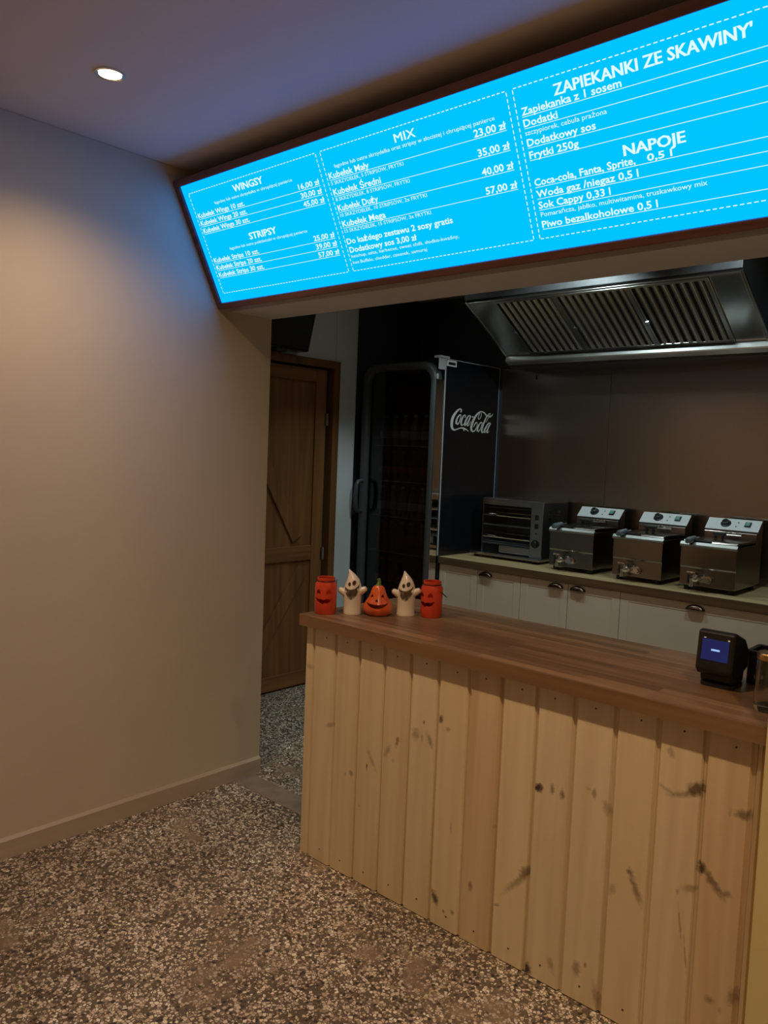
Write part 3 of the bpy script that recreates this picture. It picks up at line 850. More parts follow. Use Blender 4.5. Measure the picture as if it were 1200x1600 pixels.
# ------------------------------------------------------------------ extractor hood
hood = thing('extractor_hood', (0.8, 4.63, 2.12), 'stainless steel extractor hood hanging over the fryers', 'hood')
HX0, HX1 = 0.030, 1.600
FA, FB = Vector((0, 3.829, 2.455)), Vector((0, 4.285, 2.192))   # slope carrying the filters
shell = [(4.630, 2.118), (4.330, 2.118), (4.318, 2.150), (4.300, 2.160), (4.292, 2.186), (3.829, 2.455), (3.815, 2.455), (3.815, 2.58), (4.630, 2.58)]
obj('shell', G().prism(shell, 'x', HX0, HX1), 'steel_dark', hood, 0.002)
obj('gutter', G().prism([(4.272, 2.158), (4.283, 2.194), (4.2875, 2.194), (4.277, 2.158), (4.315, 2.140), (4.315, 2.134), (4.274, 2.150)], 'x', HX0, HX1), 'gutter_steel', hood)
FD = (FB - FA).normalized()
FN = Vector((0, FD.z, -FD.y))      # outwards: towards the room and down
if FN.z > 0:
    FN = -FN
FL = (FB - FA).length
def slope_box(x0, x1, t0, t1, n0, n1):
    P = lambda x, t, n: FA + FD * t + FN * n + Vector((x, 0, 0))
    vs_ = [P(x, t, n) for n in (n0, n1) for x, t in ((x0, t0), (x1, t0), (x1, t1), (x0, t1))]
    return G().add(vs_, [(0, 3, 2, 1), (4, 5, 6, 7), (0, 1, 5, 4), (1, 2, 6, 5), (2, 3, 7, 6), (3, 0, 4, 7)])
obj('blank_panel', slope_box(HX0 + 0.016, 0.222, 0.012, FL - 0.012, 0.001, 0.010), 'steel', hood, 0.001)
obj('blank_panel', slope_box(1.440, HX1 - 0.016, 0.012, FL - 0.012, 0.001, 0.010), 'steel_bright', hood, 0.001)  # brighter steel than its twin imitates the lit worktop's reflection
for x0, x1 in ((HX0, HX0 + 0.014), (HX1 - 0.014, HX1)):
    obj('side_rim', slope_box(x0, x1, 0.0, FL, 0.001, 0.014), 'steel_bright', hood, 0.001)
obj('top_rim', slope_box(HX0 + 0.014, HX1 - 0.014, 0.0, 0.011, 0.001, 0.018), 'steel', hood, 0.001)
def filt(x0, x1, nb, label):
    t = thing('grease_filter', ((x0 + x1) / 2, FB.y, FB.z), label, 'filter', group='baffle grease filters in the hood')
    obj('back_plate', slope_box(x0, x1, 0.014, FL - 0.024, 0.006, 0.009), 'gap_shade', t)
    obj('rim', slope_box(x0, x1, 0.014, 0.030, 0.0095, 0.021), 'steel', t, 0.001)
    obj('rim', slope_box(x0, x1, FL - 0.042, FL - 0.026, 0.0095, 0.021), 'steel_bright', t, 0.001)
    obj('rim', slope_box(x0, x0 + 0.012, 0.030, FL - 0.042, 0.0095, 0.021), 'steel', t, 0.001)
    obj('rim', slope_box(x1 - 0.020, x1, 0.030, FL - 0.042, 0.0095, 0.021), 'steel', t, 0.001)
    a, b_ = x0 + 0.014, x1 - 0.022
    st = (b_ - a) / nb
    for i in range(nb):
        xa = a + i * st + st * 0.19
        xb = a + (i + 1) * st - st * 0.19
        g = G()
        P = lambda x, tt, n: FA + FD * tt + FN * n + Vector((x, 0, 0))
        k = 6
        vs_ = []
        for tt in (0.030, FL - 0.042):
            for j in range(k + 1):
                u = j / k
                vs_.append(P(xa + (xb - xa) * u, tt, 0.0095 + 0.013 * math.sin(math.pi * u) ** 0.6))
        fs_ = [(j, j + 1, k + 2 + j, k + 1 + j) for j in range(k)]
        fs_ += [tuple(range(k + 1)), tuple(range(k + 1, 2 * k + 2)), (0, k, 2 * k + 1, k + 1)]
        obj('baffle', g.add(vs_, fs_), 'steel', t, smooth=True)
    xm = x0 - 0.004
    obj('catch', slope_box(xm + 0.008, xm + 0.026, FL * 0.53, FL * 0.57, 0.022, 0.031), 'steel_bright', t, 0.002)
filt(0.224, 0.612, 8, 'leftmost baffle grease filter of the hood')
filt(0.614, 1.036, 9, 'middle baffle grease filter of the hood')
filt(1.038, 1.438, 8, 'rightmost baffle grease filter of the hood')

# ------------------------------------------------------------------ drinks fridge
FX0, FX1 = -0.900, -0.240
fr = thing('drinks_fridge', (-0.57, 4.3, 0), 'tall black drinks fridge with rounded glass door and white script logo on its side', 'fridge')
obj('side_panel', G().box(FX1 - 0.030, FX1, 4.016, 4.615, 0.03, 2.155), 'black_gloss', fr, 0.002, label='black side panel')
obj('side_panel', G().box(FX0, FX0 + 0.030, 4.016, 4.615, 0.03, 2.155), 'fridge_grey', fr, 0.002)
obj('back_panel', G().box(FX0 + 0.03, FX1 - 0.03, 4.590, 4.615, 0.03, 2.155), 'fridge_inside', fr)
obj('top_panel', G().box(FX0 + 0.03, FX1 - 0.03, 4.016, 4.590, 2.110, 2.155), 'black_plastic', fr)
obj('base', G().box(FX0 + 0.03, FX1 - 0.03, 4.016, 4.590, 0.03, 0.22), 'black_plastic', fr)
for x in (FX0 + 0.06, FX1 - 0.06):
    for y in (4.06, 4.56):
        obj('foot', G().cyl(0.02, 0.0, 0.03, 12, (x, y, 0)), 'black_rubber', fr)
obj('edge_trim', G().box(FX1 - 0.001, FX1 + 0.0025, 4.008, 4.016, 0.905, 2.157), 'label_grey', fr)
obj('edge_trim', G().box(FX1 - 0.001, FX1 + 0.0015, 4.016, 4.615, 2.153, 2.157), 'label_grey', fr)
obj('edge_trim', G().box(FX1 - 0.001, FX1 + 0.0015, 4.611, 4.615, 1.25, 2.153), 'label_grey', fr)
# door: rounded frame, glass, pull handle, polished edge
door = obj('door', G().ring(rrect(FX0 + 0.012, FX1 - 0.008, 0.16, 2.135, 0.115, 10), rrect(FX0 + 0.070, FX1 - 0.055, 0.215, 2.085, 0.085, 10), 'y', 3.925, 4.006), 'fridge_grey', fr, 0.022, True, seg=4)
obj('glass_pane', G().prism(rrect(FX0 + 0.066, FX1 - 0.051, 0.211, 2.089, 0.085, 10), 'y', 3.962, 3.972), 'smoked_glass', door)
obj('polished_edge', G().box(FX1 - 0.008, FX1 - 0.003, 3.935, 4.003, 0.28, 2.02), 'chrome', door, 0.001, label='mirror bright door edge')
hp = [(-0.845, 3.925, 1.145), (-0.845, 3.885, 1.150), (-0.845, 3.868, 1.175), (-0.845, 3.862, 1.25), (-0.845, 3.868, 1.325), (-0.845, 3.885, 1.35), (-0.845, 3.925, 1.355)]
obj('handle', G().tube(hp, [0.013, 0.014, 0.015, 0.015, 0.015, 0.014, 0.013], 10), 'fridge_grey', door, smooth=True)
obj('hinge', G().box(FX1 - 0.05, FX1 + 0.002, 3.955, 4.05, 2.1575, 2.172).box(FX1 - 0.006, FX1 - 0.001, 3.945, 4.008, 2.085, 2.156), 'label_grey', fr, 0.002)
obj('hinge_cover', G().box(FX1 - 0.004, FX1 + 0.001, 3.928, 3.945, 2.022, 2.055), 'label_grey', fr, 0.002)
st = obj('sticker', G().box(FX1 + 0.0004, FX1 + 0.0015, 4.022, 4.122, 2.112, 2.150), 'white_print', fr)
obj('sticker_print', G().box(FX1 + 0.0015, FX1 + 0.0019, 4.036, 4.110, 2.121, 2.138), 'steel_dark', st)
# script logo, drawn as brush strokes on the side panel
KY = 0.62
def stroke(pts, hw):
    P = [Vector((a * KY, b)) for a, b in pts]
    # smooth the traced centre line
    Q, W = [], []
    n = len(P)
    for i in range(n - 1):
        p0, p1, p2, p3 = P[max(0, i - 1)], P[i], P[i + 1], P[min(n - 1, i + 2)]
        for k in range(5):
            t_ = k / 5
            Q.append(0.5 * ((2 * p1) + (p2 - p0) * t_ + (2 * p0 - 5 * p1 + 4 * p2 - p3) * t_ ** 2 + (3 * p1 - p0 - 3 * p2 + p3) * t_ ** 3))
            W.append(hw[i] * (1 - t_) + hw[i + 1] * t_)
    Q.append(P[-1])
    W.append(hw[-1])
    vs_ = []
    for i, q in enumerate(Q):
        d = (Q[min(i + 1, len(Q) - 1)] - Q[max(i - 1, 0)])
        d = d.normalized() if d.length > 1e-9 else Vector((1, 0))
        nn = Vector((-d.y, d.x)) * W[i]
        vs_ += [q + nn, q - nn]
    return vs_
for k, s in enumerate(LOGO):
    g = G()
    vv = stroke([(a, b) for a, b, _ in s], [c for _, _, c in s])
    xx = FX1 + 0.0006 + 0.00002 * k
    g.add([(xx, 4.3 + v.x / KY, 1.7 + v.y) for v in vv], [(i, i + 1, i + 3, i + 2) for i in range(0, len(vv) - 2, 2)])
    if k == 0:
        LG = G()
    LG.add(g.v, g.f)
obj('logo', LG, 'white_print', fr, label='white flowing script reading Coca-Cola')
# shelves and bottles
SH = [0.33, 0.62, 0.88, 1.12, 1.36, 1.60]
for z in SH:
    g = G()
    for i in range(19):
        x = FX0 + 0.05 + i * 0.0311
        g.tube([(x, 4.03, z), (x, 4.56, z)], 0.002, 6)
    for y in (4.03, 4.56):
        g.tube([(FX0 + 0.04, y, z - 0.003), (FX1 - 0.04, y, z - 0.003)], 0.003, 6)
    obj('wire_shelf', g, 'label_grey', fr)
def bottle(body, cap, label_m, lab, group):
    t = thing('drink_bottle', (0, 0, 0), lab, 'bottle', group=group)
    obj('bottle_body', G().lathe([(0.030, 0.0), (0.033, 0.004), (0.033, 0.11), (0.029, 0.13), (0.016, 0.165), (0.013, 0.172), (0.013, 0.188)], 14), body, t, world=False, smooth=True)
    obj('cap', G().cyl(0.0145, 0.188, 0.205, 12, ch=0.002), cap, t, world=False)
    obj('paper_label', G().lathe([(0.0333, 0.045), (0.0337, 0.046), (0.0337, 0.095), (0.0333, 0.096)], 14), label_m, t, world=False, smooth=True)
    return t
rows = [('bottle_clear', 'cap_white', 'label_grey', 'lowest'), ('bottle_cola', 'cap_red', 'label_red', 'second'), ('bottle_orange', 'cap_white', 'bottle_orange', 'third'),
        ('bottle_clear', 'cap_white', 'label_grey', 'fourth'), ('bottle_cola', 'cap_red', 'label_red', 'fifth'), ('bottle_clear', 'cap_white', 'label_grey', 'top')]
for (b1, c1, l1, nm), z in zip(rows, SH):
    pr = bottle(b1, c1, l1, 'drink bottle on the %s wire shelf inside the fridge' % nm, 'bottles on the %s fridge shelf' % nm)
    for i in range(6):
        o = pr if i == 0 else copy_tree(pr)
        o['label'] = '%s drink bottle from the left on the %s wire shelf inside the fridge' % (('first', 'second', 'third', 'fourth', 'fifth', 'sixth')[i], nm)
        o.location = (FX0 + 0.105 + i * 0.090, 4.085, z + 0.0022)

# ------------------------------------------------------------------ two-tier toaster oven
ov = thing('toaster_oven', (0.125, 4.42, 0.9), 'stainless two-tier toaster oven with open racks beside the drinks fridge', 'oven')
OX0, OX1, OY0, OY1, OZ0, OZ1 = -0.105, 0.350, 4.300, 4.595, 0.935, 1.285
obj('base_tray', G().prism([(4.235, 0.920), (4.242, 0.916), (OY1, 0.916), (OY1, 0.930), (4.245, 0.930), (4.237, 0.936)], 'x', -0.150, 0.365), 'steel_bright', ov, 0.001)
for x in (-0.12, 0.335):
    for y in (4.27, 4.56):
        obj('foot', G().cyl(0.014, 0.9003, 0.916, 12, (x, y, 0)), 'black_rubber', ov)
obj('top_panel', G().box(OX0, OX1, OY0, OY1, OZ1 - 0.012, OZ1), 'steel', ov, 0.003)
obj('side_wall', G().box(OX0, OX0 + 0.010, OY0, OY1, 0.9305, OZ1 - 0.012), 'steel', ov)
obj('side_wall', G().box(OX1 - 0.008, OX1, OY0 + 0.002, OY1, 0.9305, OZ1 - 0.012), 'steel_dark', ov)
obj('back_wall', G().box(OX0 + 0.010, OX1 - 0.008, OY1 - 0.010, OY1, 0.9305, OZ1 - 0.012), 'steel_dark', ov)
obj('top_rail', G().box(OX0 + 0.010, 0.262, OY0, OY0 + 0.010, 1.243, OZ1 - 0.012), 'steel', ov)
obj('bottom_rail', G().box(0.03, 0.262, OY0 + 0.004, OY0 + 0.014, 0.940, 0.985), 'steel', ov, 0.002)
cp = obj('control_panel', G().box(0.262, OX1 - 0.0005, OY0 - 0.004, OY0 + 0.06, 0.9305, OZ1 - 0.012), 'steel', ov, 0.003)
for z in (1.185, 1.130):
    obj('switch', G().box(0.294, 0.318, OY0 - 0.009, OY0 - 0.0042, z - 0.016, z + 0.016), 'black_plastic', cp, 0.002)
obj('lamp', G().cyl(0.005, OY0 - 0.008, OY0 - 0.0042, 10, (0.306, 0, 1.085), 'y'), 'black_plastic', cp)
obj('knob', G().cyl(0.026, OY0 - 0.010, OY0 - 0.0042, 20, (0.304, 0, 1.020), 'y').cyl(0.019, OY0 - 0.028, OY0 - 0.010, 18, (0.304, 0, 1.020), 'y', 0.002), 'black_plastic', cp)
for z in (1.175, 1.035):
    g = G()
    for i in range(13):
        x = OX0 + 0.022 + i * 0.0275
        g.tube([(x, OY0 + 0.004, z), (x, OY1 - 0.015, z)], 0.0018, 6)
    g.tube([(OX0 + 0.012, OY0 + 0.003, z), (0.258, OY0 + 0.003, z)], 0.0045, 8)
    g.tube([(OX0 + 0.012, OY1 - 0.03, z), (0.258, OY1 - 0.03, z)], 0.003, 6)
    rk = obj('wire_rack', g, 'chrome', ov, smooth=True)
    obj('rack_grip', G().tube([(-0.03, OY0, z + 0.002), (-0.03, OY0 - 0.03, z + 0.010), (0.02, OY0 - 0.03, z + 0.010), (0.02, OY0, z + 0.002)], 0.0035, 8), 'chrome', rk, smooth=True)
for z in (1.225, 1.105, 0.985):
    for y in (4.36, 4.46, 4.54):
        obj('heating_tube', G().cyl(0.006, OX0 + 0.011, 0.2615, 10, (0, y, z), 'x'), 'steel_dark', ov, smooth=True)
for i in range(3):
    for j in range(3):
        obj('vent_slot', G().box(OX1, OX1 + 0.002, 4.36 + i * 0.052, 4.395 + i * 0.052, 1.172 + j * 0.022, 1.182 + j * 0.022), 'steel_bright', ov)

# ------------------------------------------------------------------ fryers (local frame: front at y=0, left at x=0, on the worktop)
FRW = 0.283
def fryer(label):
    t = thing('fryer', (0, 0, 0), label, 'fryer', group='countertop fryers in a row')
    W_ = FRW
    # pan: the front steps out a little at two thirds of its height
    prof = [(0.006, 0.026), (0.006, 0.118), (0.0, 0.126), (0.0, 0.236), (0.006, 0.250), (0.020, 0.250), (0.020, 0.243), (0.30, 0.243), (0.30, 0.026)]
    obj('body', G().prism(prof, 'x', 0, W_), 'steel_fryer', t, 0.003, world=False)
    obj('front_lip', G().prism([(-0.008, 0.230), (-0.001, 0.226), (-0.001, 0.246), (0.004, 0.250), (0.003, 0.254), (-0.009, 0.240), (-0.010, 0.234)], 'x', -0.003, W_ + 0.003), 'lip_steel', t, 0.001, world=False)
    for x in (0.032, W_ - 0.032):
        for y in (0.036, 0.345):
            obj('foot', G().lathe([(0.013, 0.0003), (0.016, 0.004), (0.016, 0.026)], 12, (x, y, 0)), 'black_rubber', t, world=False)
    lid = obj('lid', G().prism([(0.014, 0.2525), (0.296, 0.2525), (0.290, 0.262), (0.05, 0.266), (0.020, 0.262)], 'x', 0.006, W_ - 0.006), 'steel_fryer', t, 0.003, world=False)
    obj('lid_handle', G().box(0.100, 0.112, 0.180, 0.200, 0.264, 0.285).box(0.138, 0.150, 0.180, 0.200, 0.264, 0.285).box(0.094, 0.156, 0.176, 0.204, 0.285, 0.300), 'black_plastic', lid, 0.004, world=False)
    obj('lid_notch', G().box(0.070, 0.150, 0.002, 0.020, 0.2522, 0.2645), 'black_plastic', lid, 0.002, world=False)
    bh = obj('basket_handle', G().tube([(0.058, 0.08, 0.272), (0.058, 0.02, 0.270), (0.055, -0.012, 0.268)], [0.006, 0.007, 0.007], 8), 'steel', t, smooth=True, world=False)
    obj('grip', G().tube([(0.056, 0.030, 0.271), (0.053, -0.030, 0.264), (0.052, -0.055, 0.260)], [0.014, 0.017, 0.013], 10), 'grey_grip', bh, smooth=True, world=False)
    cbx = obj('control_box', G().prism([(0.301, 0.028), (0.301, 0.296), (0.312, 0.308), (0.372, 0.362), (0.392, 0.362), (0.392, 0.028)], 'x', 0.004, W_ - 0.004), 'steel_fryer', t, 0.002, world=False)
    dv = Vector((0, 0.060, 0.054)).normalized()
    nv = Vector((0, -dv.z, dv.y))
    o0 = Vector((0, 0.312, 0.308))
    def pb(x0, x1, s0, s1, n0, n1):
        P = lambda x, s, n: o0 + dv * s + nv * n + Vector((x, 0, 0))
        vs_ = [P(x, s, n) for n in (n0, n1) for x, s in ((x0, s0), (x1, s0), (x1, s1), (x0, s1))]
        return G().add(vs_, [(0, 3, 2, 1), (4, 5, 6, 7), (0, 1, 5, 4), (1, 2, 6, 5), (2, 3, 7, 6), (3, 0, 4, 7)])
    cpn = obj('control_panel', pb(0.002, W_ - 0.002, -0.002, 0.083, 0.0003, 0.003), 'panel_silver', t, 0.001, world=False, label='pale silver sloping control panel')
    mk = Matrix((Vector((1, 0, 0)), dv, nv)).transposed().to_4x4()
    mk.translation = o0
    def kn(g):
        return g.rot(mk)
    obj('knob', kn(G().lathe([(0.027, 0.0032), (0.027, 0.007), (0.019, 0.009), (0.017, 0.024), (0.014, 0.026)], 20, (0.103, 0.043, 0))), 'black_plastic', cpn, world=False, smooth=True)
    obj('knob_cap', kn(G().cyl(0.013, 0.0262, 0.029, 16, (0.103, 0.043, 0), 'z', 0.001)), 'steel_bright', cpn, world=False)
    sw = obj('switch', kn(G().box(0.202, 0.234, 0.026, 0.062, 0.0032, 0.010)), 'black_plastic', cpn, 0.002, world=False)
    obj('rocker', kn(G().box(0.207, 0.229, 0.031, 0.057, 0.0102, 0.0135)), 'green_button', sw, 0.001, world=False)
    obj('indicator', kn(G().cyl(0.0045, 0.0032, 0.006, 10, (0.166, 0.056, 0))), 'green_button', cpn, world=False)
    obj('indicator', kn(G().cyl(0.0035, 0.0032, 0.005, 10, (0.160, 0.026, 0))), 'black_plastic', cpn, world=False)
    g = G().tube([(0.125, 0.290, 0.286), (0.205, 0.290, 0.286)], 0.006, 8)
    for x in (0.130, 0.150, 0.178, 0.196):
        g.ball((x, 0.289, 0.296), 0.0055, 0.0055, 0.0055, 10, 6)
    obj('hinge_bar', g, 'chrome', t, smooth=True, world=False)
    tap = obj('drain_tap', G().cyl(0.022, -0.001, 0.006, 16, (0.118, 0, 0.070), 'y').cyl(0.011, -0.052, 0.0, 12, (0.118, 0, 0.070), 'y').ball((0.100, -0.045, 0.072), 0.022, 0.016, 0.018)
              .cyl(0.011, 0.028, 0.070, 12, (0.082, -0.045, 0)), 'chrome', t, smooth=True, world=False)
    obj('tap_lever', G().tube([(0.100, -0.045, 0.086), (0.098, -0.047, 0.102), (0.060, -0.050, 0.104)], [0.006, 0.006, 0.005], 8).cyl(0.014, 0.085, 0.092, 12, (0.100, -0.045, 0)), 'chrome', tap, smooth=True, world=False)
    obj('tap_grip', G().box(0.064, 0.074, -0.056, -0.044, 0.045, 0.092), 'black_plastic', tap, 0.004, world=False)
    obj('tap_nut', G().cyl(0.016, -0.030, -0.008, 6, (0.150, 0, 0.066), 'y').cyl(0.020, -0.006, 0.005, 16, (0.150, 0, 0.066), 'y'), 'chrome', tap, world=False)
    return t
f0 = fryer('stainless countertop fryer nearest the toaster oven')
f0.location = (0.489, 4.150, 0.9)
f1 = copy_tree(f0)
f1['label'] = 'middle stainless countertop fryer of the row of three'
f1.location = (0.902, 4.128, 0.9)
f2 = copy_tree(f0)
f2['label'] = 'rightmost stainless countertop fryer of the row of three'
f2.location = (1.284, 4.122, 0.9)

# ------------------------------------------------------------------ halloween lanterns on the counter
ZT = 0.9342
def shell_obj(name, g, cutters, mat, parent):
    o = obj(name, g, mat)
    carve(o, cutters)
    o.data.materials.clear()
    o.data.materials.append(MATS[mat])
    for p in o.data.polygons:
        p.use_smooth = True
    es = o.modifiers.new('split', 'EDGE_SPLIT')
    es.split_angle = R(38)
    o.parent = parent
    return o
def ell(cx, cz, rx, rz, ang=0, n=14):
    c, s = math.cos(R(ang)), math.sin(R(ang))
    return [(cx + rx * math.cos(2 * math.pi * i / n) * c - rz * math.sin(2 * math.pi * i / n) * s, cz + rx * math.cos(2 * math.pi * i / n) * s + rz * math.sin(2 * math.pi * i / n) * c) for i in range(n)]
def cut(poly, y0=-0.12, y1=-0.004):
    return G().prism(poly, 'y', y0, y1)
def grin(hw, z0, dz, th, n=10, skew=0.0):
    up = [(-hw + 2 * hw * i / n, z0 - dz * (1 - (2 * i / n - 1) ** 2) + skew * (2 * i / n - 1)) for i in range(n + 1)]
    lo = [(-hw + 2 * hw * i / n, z0 - dz * (1 - (2 * i / n - 1) ** 2) + skew * (2 * i / n - 1) - th * max(0.04, 1 - (2 * i / n - 1) ** 2) ** 0.7) for i in range(n + 1)]
    return up + lo[::-1]
def shift(poly, dx, dz=0):
    return [(a + dx, b + dz) for a, b in poly]

def lantern_jar(loc, rotz, label, ring_out):
    t = thing('lantern_jar', loc, label, 'lantern', rotz, 'halloween lanterns on the countertop')
    prof = [(0.0001, 0.004), (0.035, 0.004), (0.0385, 0.014), (0.0385, 0.110), (0.030, 0.122), (0.030, 0.136),
            (0.0335, 0.137), (0.0345, 0.133), (0.0335, 0.129), (0.0335, 0.123), (0.0415, 0.111), (0.0415, 0.014), (0.0395, 0.010), (0.040, 0.003), (0.038, 0.0), (0.0001, 0.0)]
    cutters = [cut(shift([(-0.009, 0.079), (0.009, 0.079), (0.008, 0.087), (0.002, 0.094), (-0.003, 0.094), (-0.008, 0.088)], -0.019)),
               cut(shift([(-0.009, 0.079), (0.009, 0.079), (0.008, 0.087), (0.003, 0.094), (-0.002, 0.094), (-0.008, 0.088)], 0.019)),
               cut([(-0.032, 0.064), (-0.022, 0.059), (-0.010, 0.060), (0.0, 0.056), (0.010, 0.060), (0.022, 0.059), (0.032, 0.064), (0.026, 0.049), (0.012, 0.043), (0.006, 0.046), (-0.002, 0.040), (-0.012, 0.043), (-0.026, 0.050)])]
    shell_obj('jar_body', G().lathe(prof, 36), cutters, 'red_glaze', t)
    ring = []
    for i in range(15):
        a = math.pi * i / 14
        if ring_out:
            ux, uy = math.cos(R(42)), math.sin(R(42))
            ring.append((-uy * 0.035 * math.cos(a) + ux * 0.058 * math.sin(a), ux * 0.035 * math.cos(a) + uy * 0.058 * math.sin(a), 0.125 - 0.050 * math.sin(a)))
        else:
            ring.append((0.034 * math.cos(a), 0.034 + 0.010 * math.sin(a), 0.124 - 0.062 * math.sin(a)))
    obj('wire_handle', G().tube(ring, 0.0013, 6), 'wire_black', t, world=False, smooth=True)
    obj('neck_wire', G().tube([(0.0350 * math.cos(2 * math.pi * i / 24), 0.0350 * math.sin(2 * math.pi * i / 24), 0.125) for i in range(24)], 0.0013, 6, True), 'wire_black', t, world=False, smooth=True)
    return t

def ghost(loc, rotz, label, lean):
    t = thing('ghost_lantern', loc, label, 'lantern', rotz, 'halloween lanterns on the countertop')
    outer = [(0.035, 0.0), (0.036, 0.004), (0.034, 0.012), (0.0335, 0.045), (0.0345, 0.075), (0.034, 0.095), (0.030, 0.115), (0.023, 0.133), (0.014, 0.149), (0.007, 0.160), (0.003, 0.167), (0.0004, 0.170)]
    inner = [(0.0004, 0.150), (0.009, 0.143), (0.018, 0.129), (0.0255, 0.112), (0.030, 0.094), (0.0305, 0.075), (0.0295, 0.045), (0.030, 0.012), (0.031, 0.0)]
    g = G()
    n = 32
    prof = inner + outer
    for r_, z_ in prof:
        g.v += [(r_ * math.cos(2 * math.pi * i / n), r_ * math.sin(2 * math.pi * i / n), z_) for i in range(n)]
    for k in range(len(prof) - 1):
        for i in range(n):
            j = (i + 1) % n
            g.f.append((k * n + i, k * n + j, (k + 1) * n + j, (k + 1) * n + i))
    g.f.append(tuple(range(n)))
    g.f.append(tuple(range((len(prof) - 1) * n, len(prof) * n)))
    for i, (x, y, z) in enumerate(g.v):
        if z > 0.11:
            q = (z - 0.11) / 0.06
            g.v[i] = (x + lean * (1.7 * q ** 2 - 0.8 * q), y, z)
    cutters = [cut(ell(-0.009, 0.115, 0.0058, 0.0082, 0)), cut(ell(0.0085, 0.121, 0.0075, 0.0098, -10)),
               cut([(-0.0265, 0.104), (-0.017, 0.098), (-0.004, 0.096), (0.009, 0.099), (0.021, 0.107), (0.0275, 0.115), (0.0255, 0.092), (0.019, 0.074), (0.009, 0.061), (-0.002, 0.056), (-0.013, 0.061), (-0.021, 0.076), (-0.0255, 0.090)])]
    shell_obj('ghost_body', g, cutters, 'white_glaze', t)
    for sx, zz in ((-1, 0.084), (1, 0.092)):
        pts = [(sx * 0.026, -0.004, zz - 0.006), (sx * 0.038, -0.006, zz + 0.000), (sx * 0.046, -0.008, zz + 0.005), (sx * 0.052, -0.009, zz + 0.008), (sx * 0.0545, -0.0095, zz + 0.009)]
        obj('arm', G().tube(pts, [0.016, 0.0135, 0.0115, 0.009, 0.003], 12), 'white_glaze', t, world=False, smooth=True)
    return t

def pumpkin(loc, rotz, label):
    t = thing('pumpkin_lantern', loc, label, 'lantern', rotz, 'halloween lanterns on the countertop')
    rf = lambda a, z: 1.0 + 0.055 * abs(math.cos(4.5 * a)) - 0.03
    prof_o = [(0.0004, 0.0), (0.040, 0.0), (0.050, 0.008), (0.0555, 0.024), (0.053, 0.040), (0.044, 0.056), (0.034, 0.072), (0.0275, 0.088), (0.0235, 0.102), (0.016, 0.111), (0.006, 0.113), (0.0004, 0.112)]
    prof_i = [(0.0004, 0.106), (0.012, 0.104), (0.0185, 0.098), (0.0225, 0.086), (0.029, 0.070), (0.039, 0.054), (0.048, 0.039), (0.050, 0.024), (0.045, 0.010), (0.0004, 0.006)]
    g = G()
    n = 54
    for prof in (prof_o, prof_i):
        o = len(g.v)
        for r_, z_ in prof:
            for i in range(n):
                a = 2 * math.pi * i / n
                q = r_ * rf(a, z_)
                g.v.append((q * math.cos(a), q * math.sin(a), z_))
        for k in range(len(prof) - 1):
            for i in range(n):
                j = (i + 1) % n
                g.f.append((o + k * n + i, o + k * n + j, o + (k + 1) * n + j, o + (k + 1) * n + i))
        g.f.append(tuple(range(o, o + n)))
        m_ = o + (len(prof) - 1) * n
        g.f.append(tuple(range(m_, m_ + n)))
    cutters = [cut([(-0.026, 0.069), (-0.014, 0.072), (-0.019, 0.085)]), cut([(0.014, 0.072), (0.026, 0.069), (0.020, 0.085)]), cut([(-0.007, 0.056), (0.007, 0.056), (0.000, 0.067)]),
               cut(grin(0.041, 0.050, 0.004, 0.018))]
    shell_obj('pumpkin_body', g, cutters, 'orange_glaze', t)
    obj('stem', G().tube([(0, 0, 0.110), (0.001, 0, 0.120), (0.002, -0.001, 0.130), (-0.001, -0.001, 0.138)], [0.011, 0.0075, 0.0065, 0.007], 10), 'green_glaze', t, world=False, smooth=True, label='green stalk')
    return t
lantern_jar((0.748, 2.082, ZT), R(34), 'red jack-o-lantern jar at the left end of the row on the counter', False)
ghost((0.816, 2.158, ZT), R(36), 'white ghost lantern between the red jar and the orange pumpkin', -0.020)
pumpkin((0.890, 2.222, ZT), R(36), 'small orange pumpkin lantern between the two white ghosts')
ghost((0.960, 2.304, ZT), R(36), 'white ghost lantern between the orange pumpkin and the right red jar', -0.012)
lantern_jar((1.038, 2.362, ZT), R(4), 'red jack-o-lantern jar turned sideways at the right end of the row', True)

# ------------------------------------------------------------------ card terminal, black box and glass jar at the right
ct = thing('card_terminal', (2.145, 2.285, ZT), 'black card terminal with a small dark blue screen on the counter', 'card terminal')
obj('foot', G().prism(rrect(-0.047, 0.047, -0.036, 0.060, 0.02, 5), 'z', 0.0003, 0.012), 'black_plastic', ct, 0.002, world=False)
obj('neck', G().prism([(-0.030, 0.012), (-0.036, 0.040), (-0.020, 0.075), (0.050, 0.085), (0.058, 0.045), (0.054, 0.012)], 'x', -0.046, 0.046), 'black_plastic', ct, 0.008, world=False)
hd = obj('head', G().prism([(-0.062, 0.052), (-0.050, 0.158), (-0.030, 0.160), (0.040, 0.135), (0.075, 0.100), (0.070, 0.050), (0.020, 0.036), (-0.045, 0.036)], 'x', -0.050, 0.050), 'black_plastic', ct, 0.005, world=False)
fd = Vector((0, 0.012, 0.106)).normalized()
fn = Vector((0, -fd.z, fd.y))
fo = Vector((0, -0.062, 0.052))
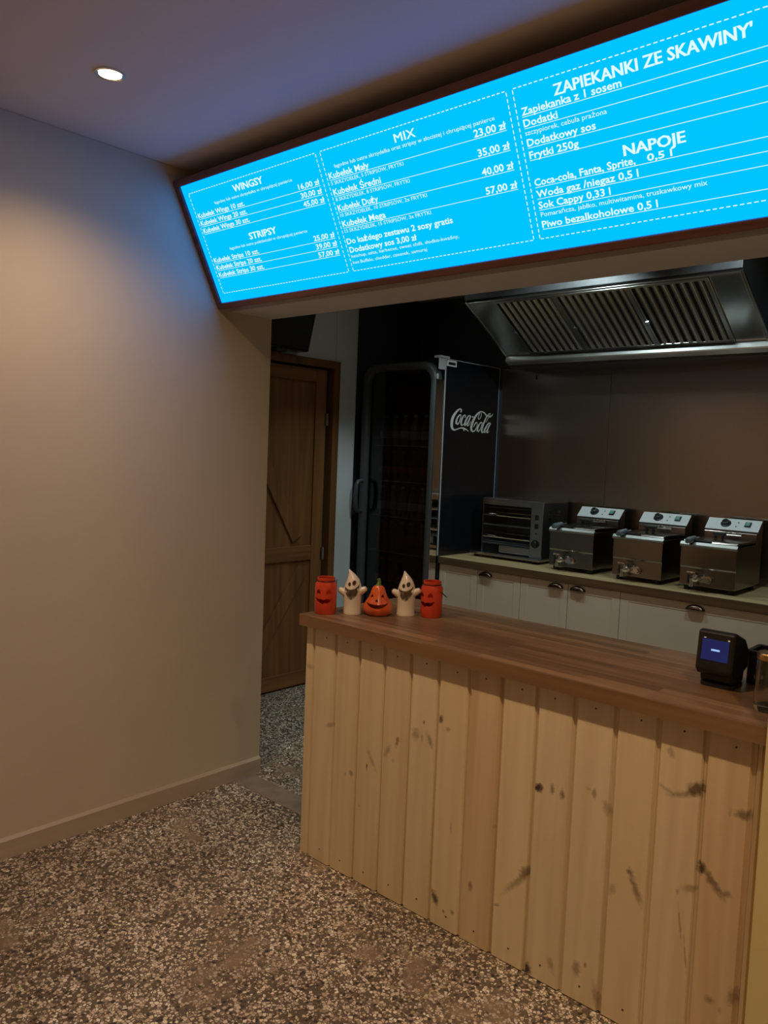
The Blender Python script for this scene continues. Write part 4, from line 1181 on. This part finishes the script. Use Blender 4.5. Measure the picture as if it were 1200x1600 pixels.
def fb(x0, x1, s0, s1, n0, n1):
    P = lambda x, s, n: fo + fd * s + fn * n + Vector((x, 0, 0))
    vs_ = [P(x, s, n) for n in (n0, n1) for x, s in ((x0, s0), (x1, s0), (x1, s1), (x0, s1))]
    return G().add(vs_, [(0, 3, 2, 1), (4, 5, 6, 7), (0, 1, 5, 4), (1, 2, 6, 5), (2, 3, 7, 6), (3, 0, 4, 7)])
scn_ = obj('screen', fb(-0.036, 0.036, 0.028, 0.086, 0.0002, 0.0016), 'terminal_blue', hd, world=False, label='dark blue lit screen')
obj('screen_text', fb(-0.010, 0.013, 0.055, 0.060, 0.0018, 0.0022), 'terminal_white', scn_, world=False)
obj('screen_icon', fb(-0.033, -0.027, 0.087, 0.090, 0.0003, 0.0008), 'white_print', hd, world=False)
obj('screen_icon', fb(0.032, 0.037, 0.087, 0.091, 0.0003, 0.0008), 'white_print', hd, world=False)
obj('keyboard_mark', fb(-0.036, -0.012, 0.019, 0.021, 0.0003, 0.0008), 'steel_dark', hd, world=False)
bx = thing('counter_device', (2.262, 2.42, ZT), 'black box with a raised rim standing behind the glass jar', 'device')
obj('body', G().prism(rrect(-0.075, 0.075, -0.055, 0.055, 0.012, 4), 'z', 0.0003, 0.088), 'black_plastic', bx, 0.003, world=False)
obj('rim', G().ring(rrect(-0.077, 0.077, -0.057, 0.057, 0.012, 4), rrect(-0.066, 0.066, -0.046, 0.046, 0.010, 4), 'z', 0.088, 0.098), 'black_gloss', bx, 0.001, world=False)
obj('port', G().box(-0.050, -0.040, -0.057, -0.0552, 0.02, 0.03), 'label_grey', bx, world=False)
gj = thing('glass_jar', (2.315, 2.150, ZT), 'clear glass jar with a golden reflection built as its lid at the right edge of the counter', 'jar')
prof = [(0.0001, 0.014), (0.030, 0.014), (0.0335, 0.020), (0.0335, 0.122), (0.031, 0.130), (0.031, 0.140), (0.0335, 0.140), (0.0345, 0.130), (0.037, 0.122), (0.037, 0.006), (0.033, 0.0003), (0.0001, 0.0003)]
obj('glass_body', G().lathe(prof, 32), 'clear_glass', gj, world=False, smooth=True)
obj('lid', G().lathe([(0.0352, 0.131), (0.0362, 0.132), (0.0362, 0.145), (0.034, 0.148), (0.0001, 0.148), (0.0001, 0.1405), (0.0352, 0.1405)], 32), 'gold_reflection', gj, world=False, smooth=True)  # golden cap shape stands in for a reflection at the top of the glass
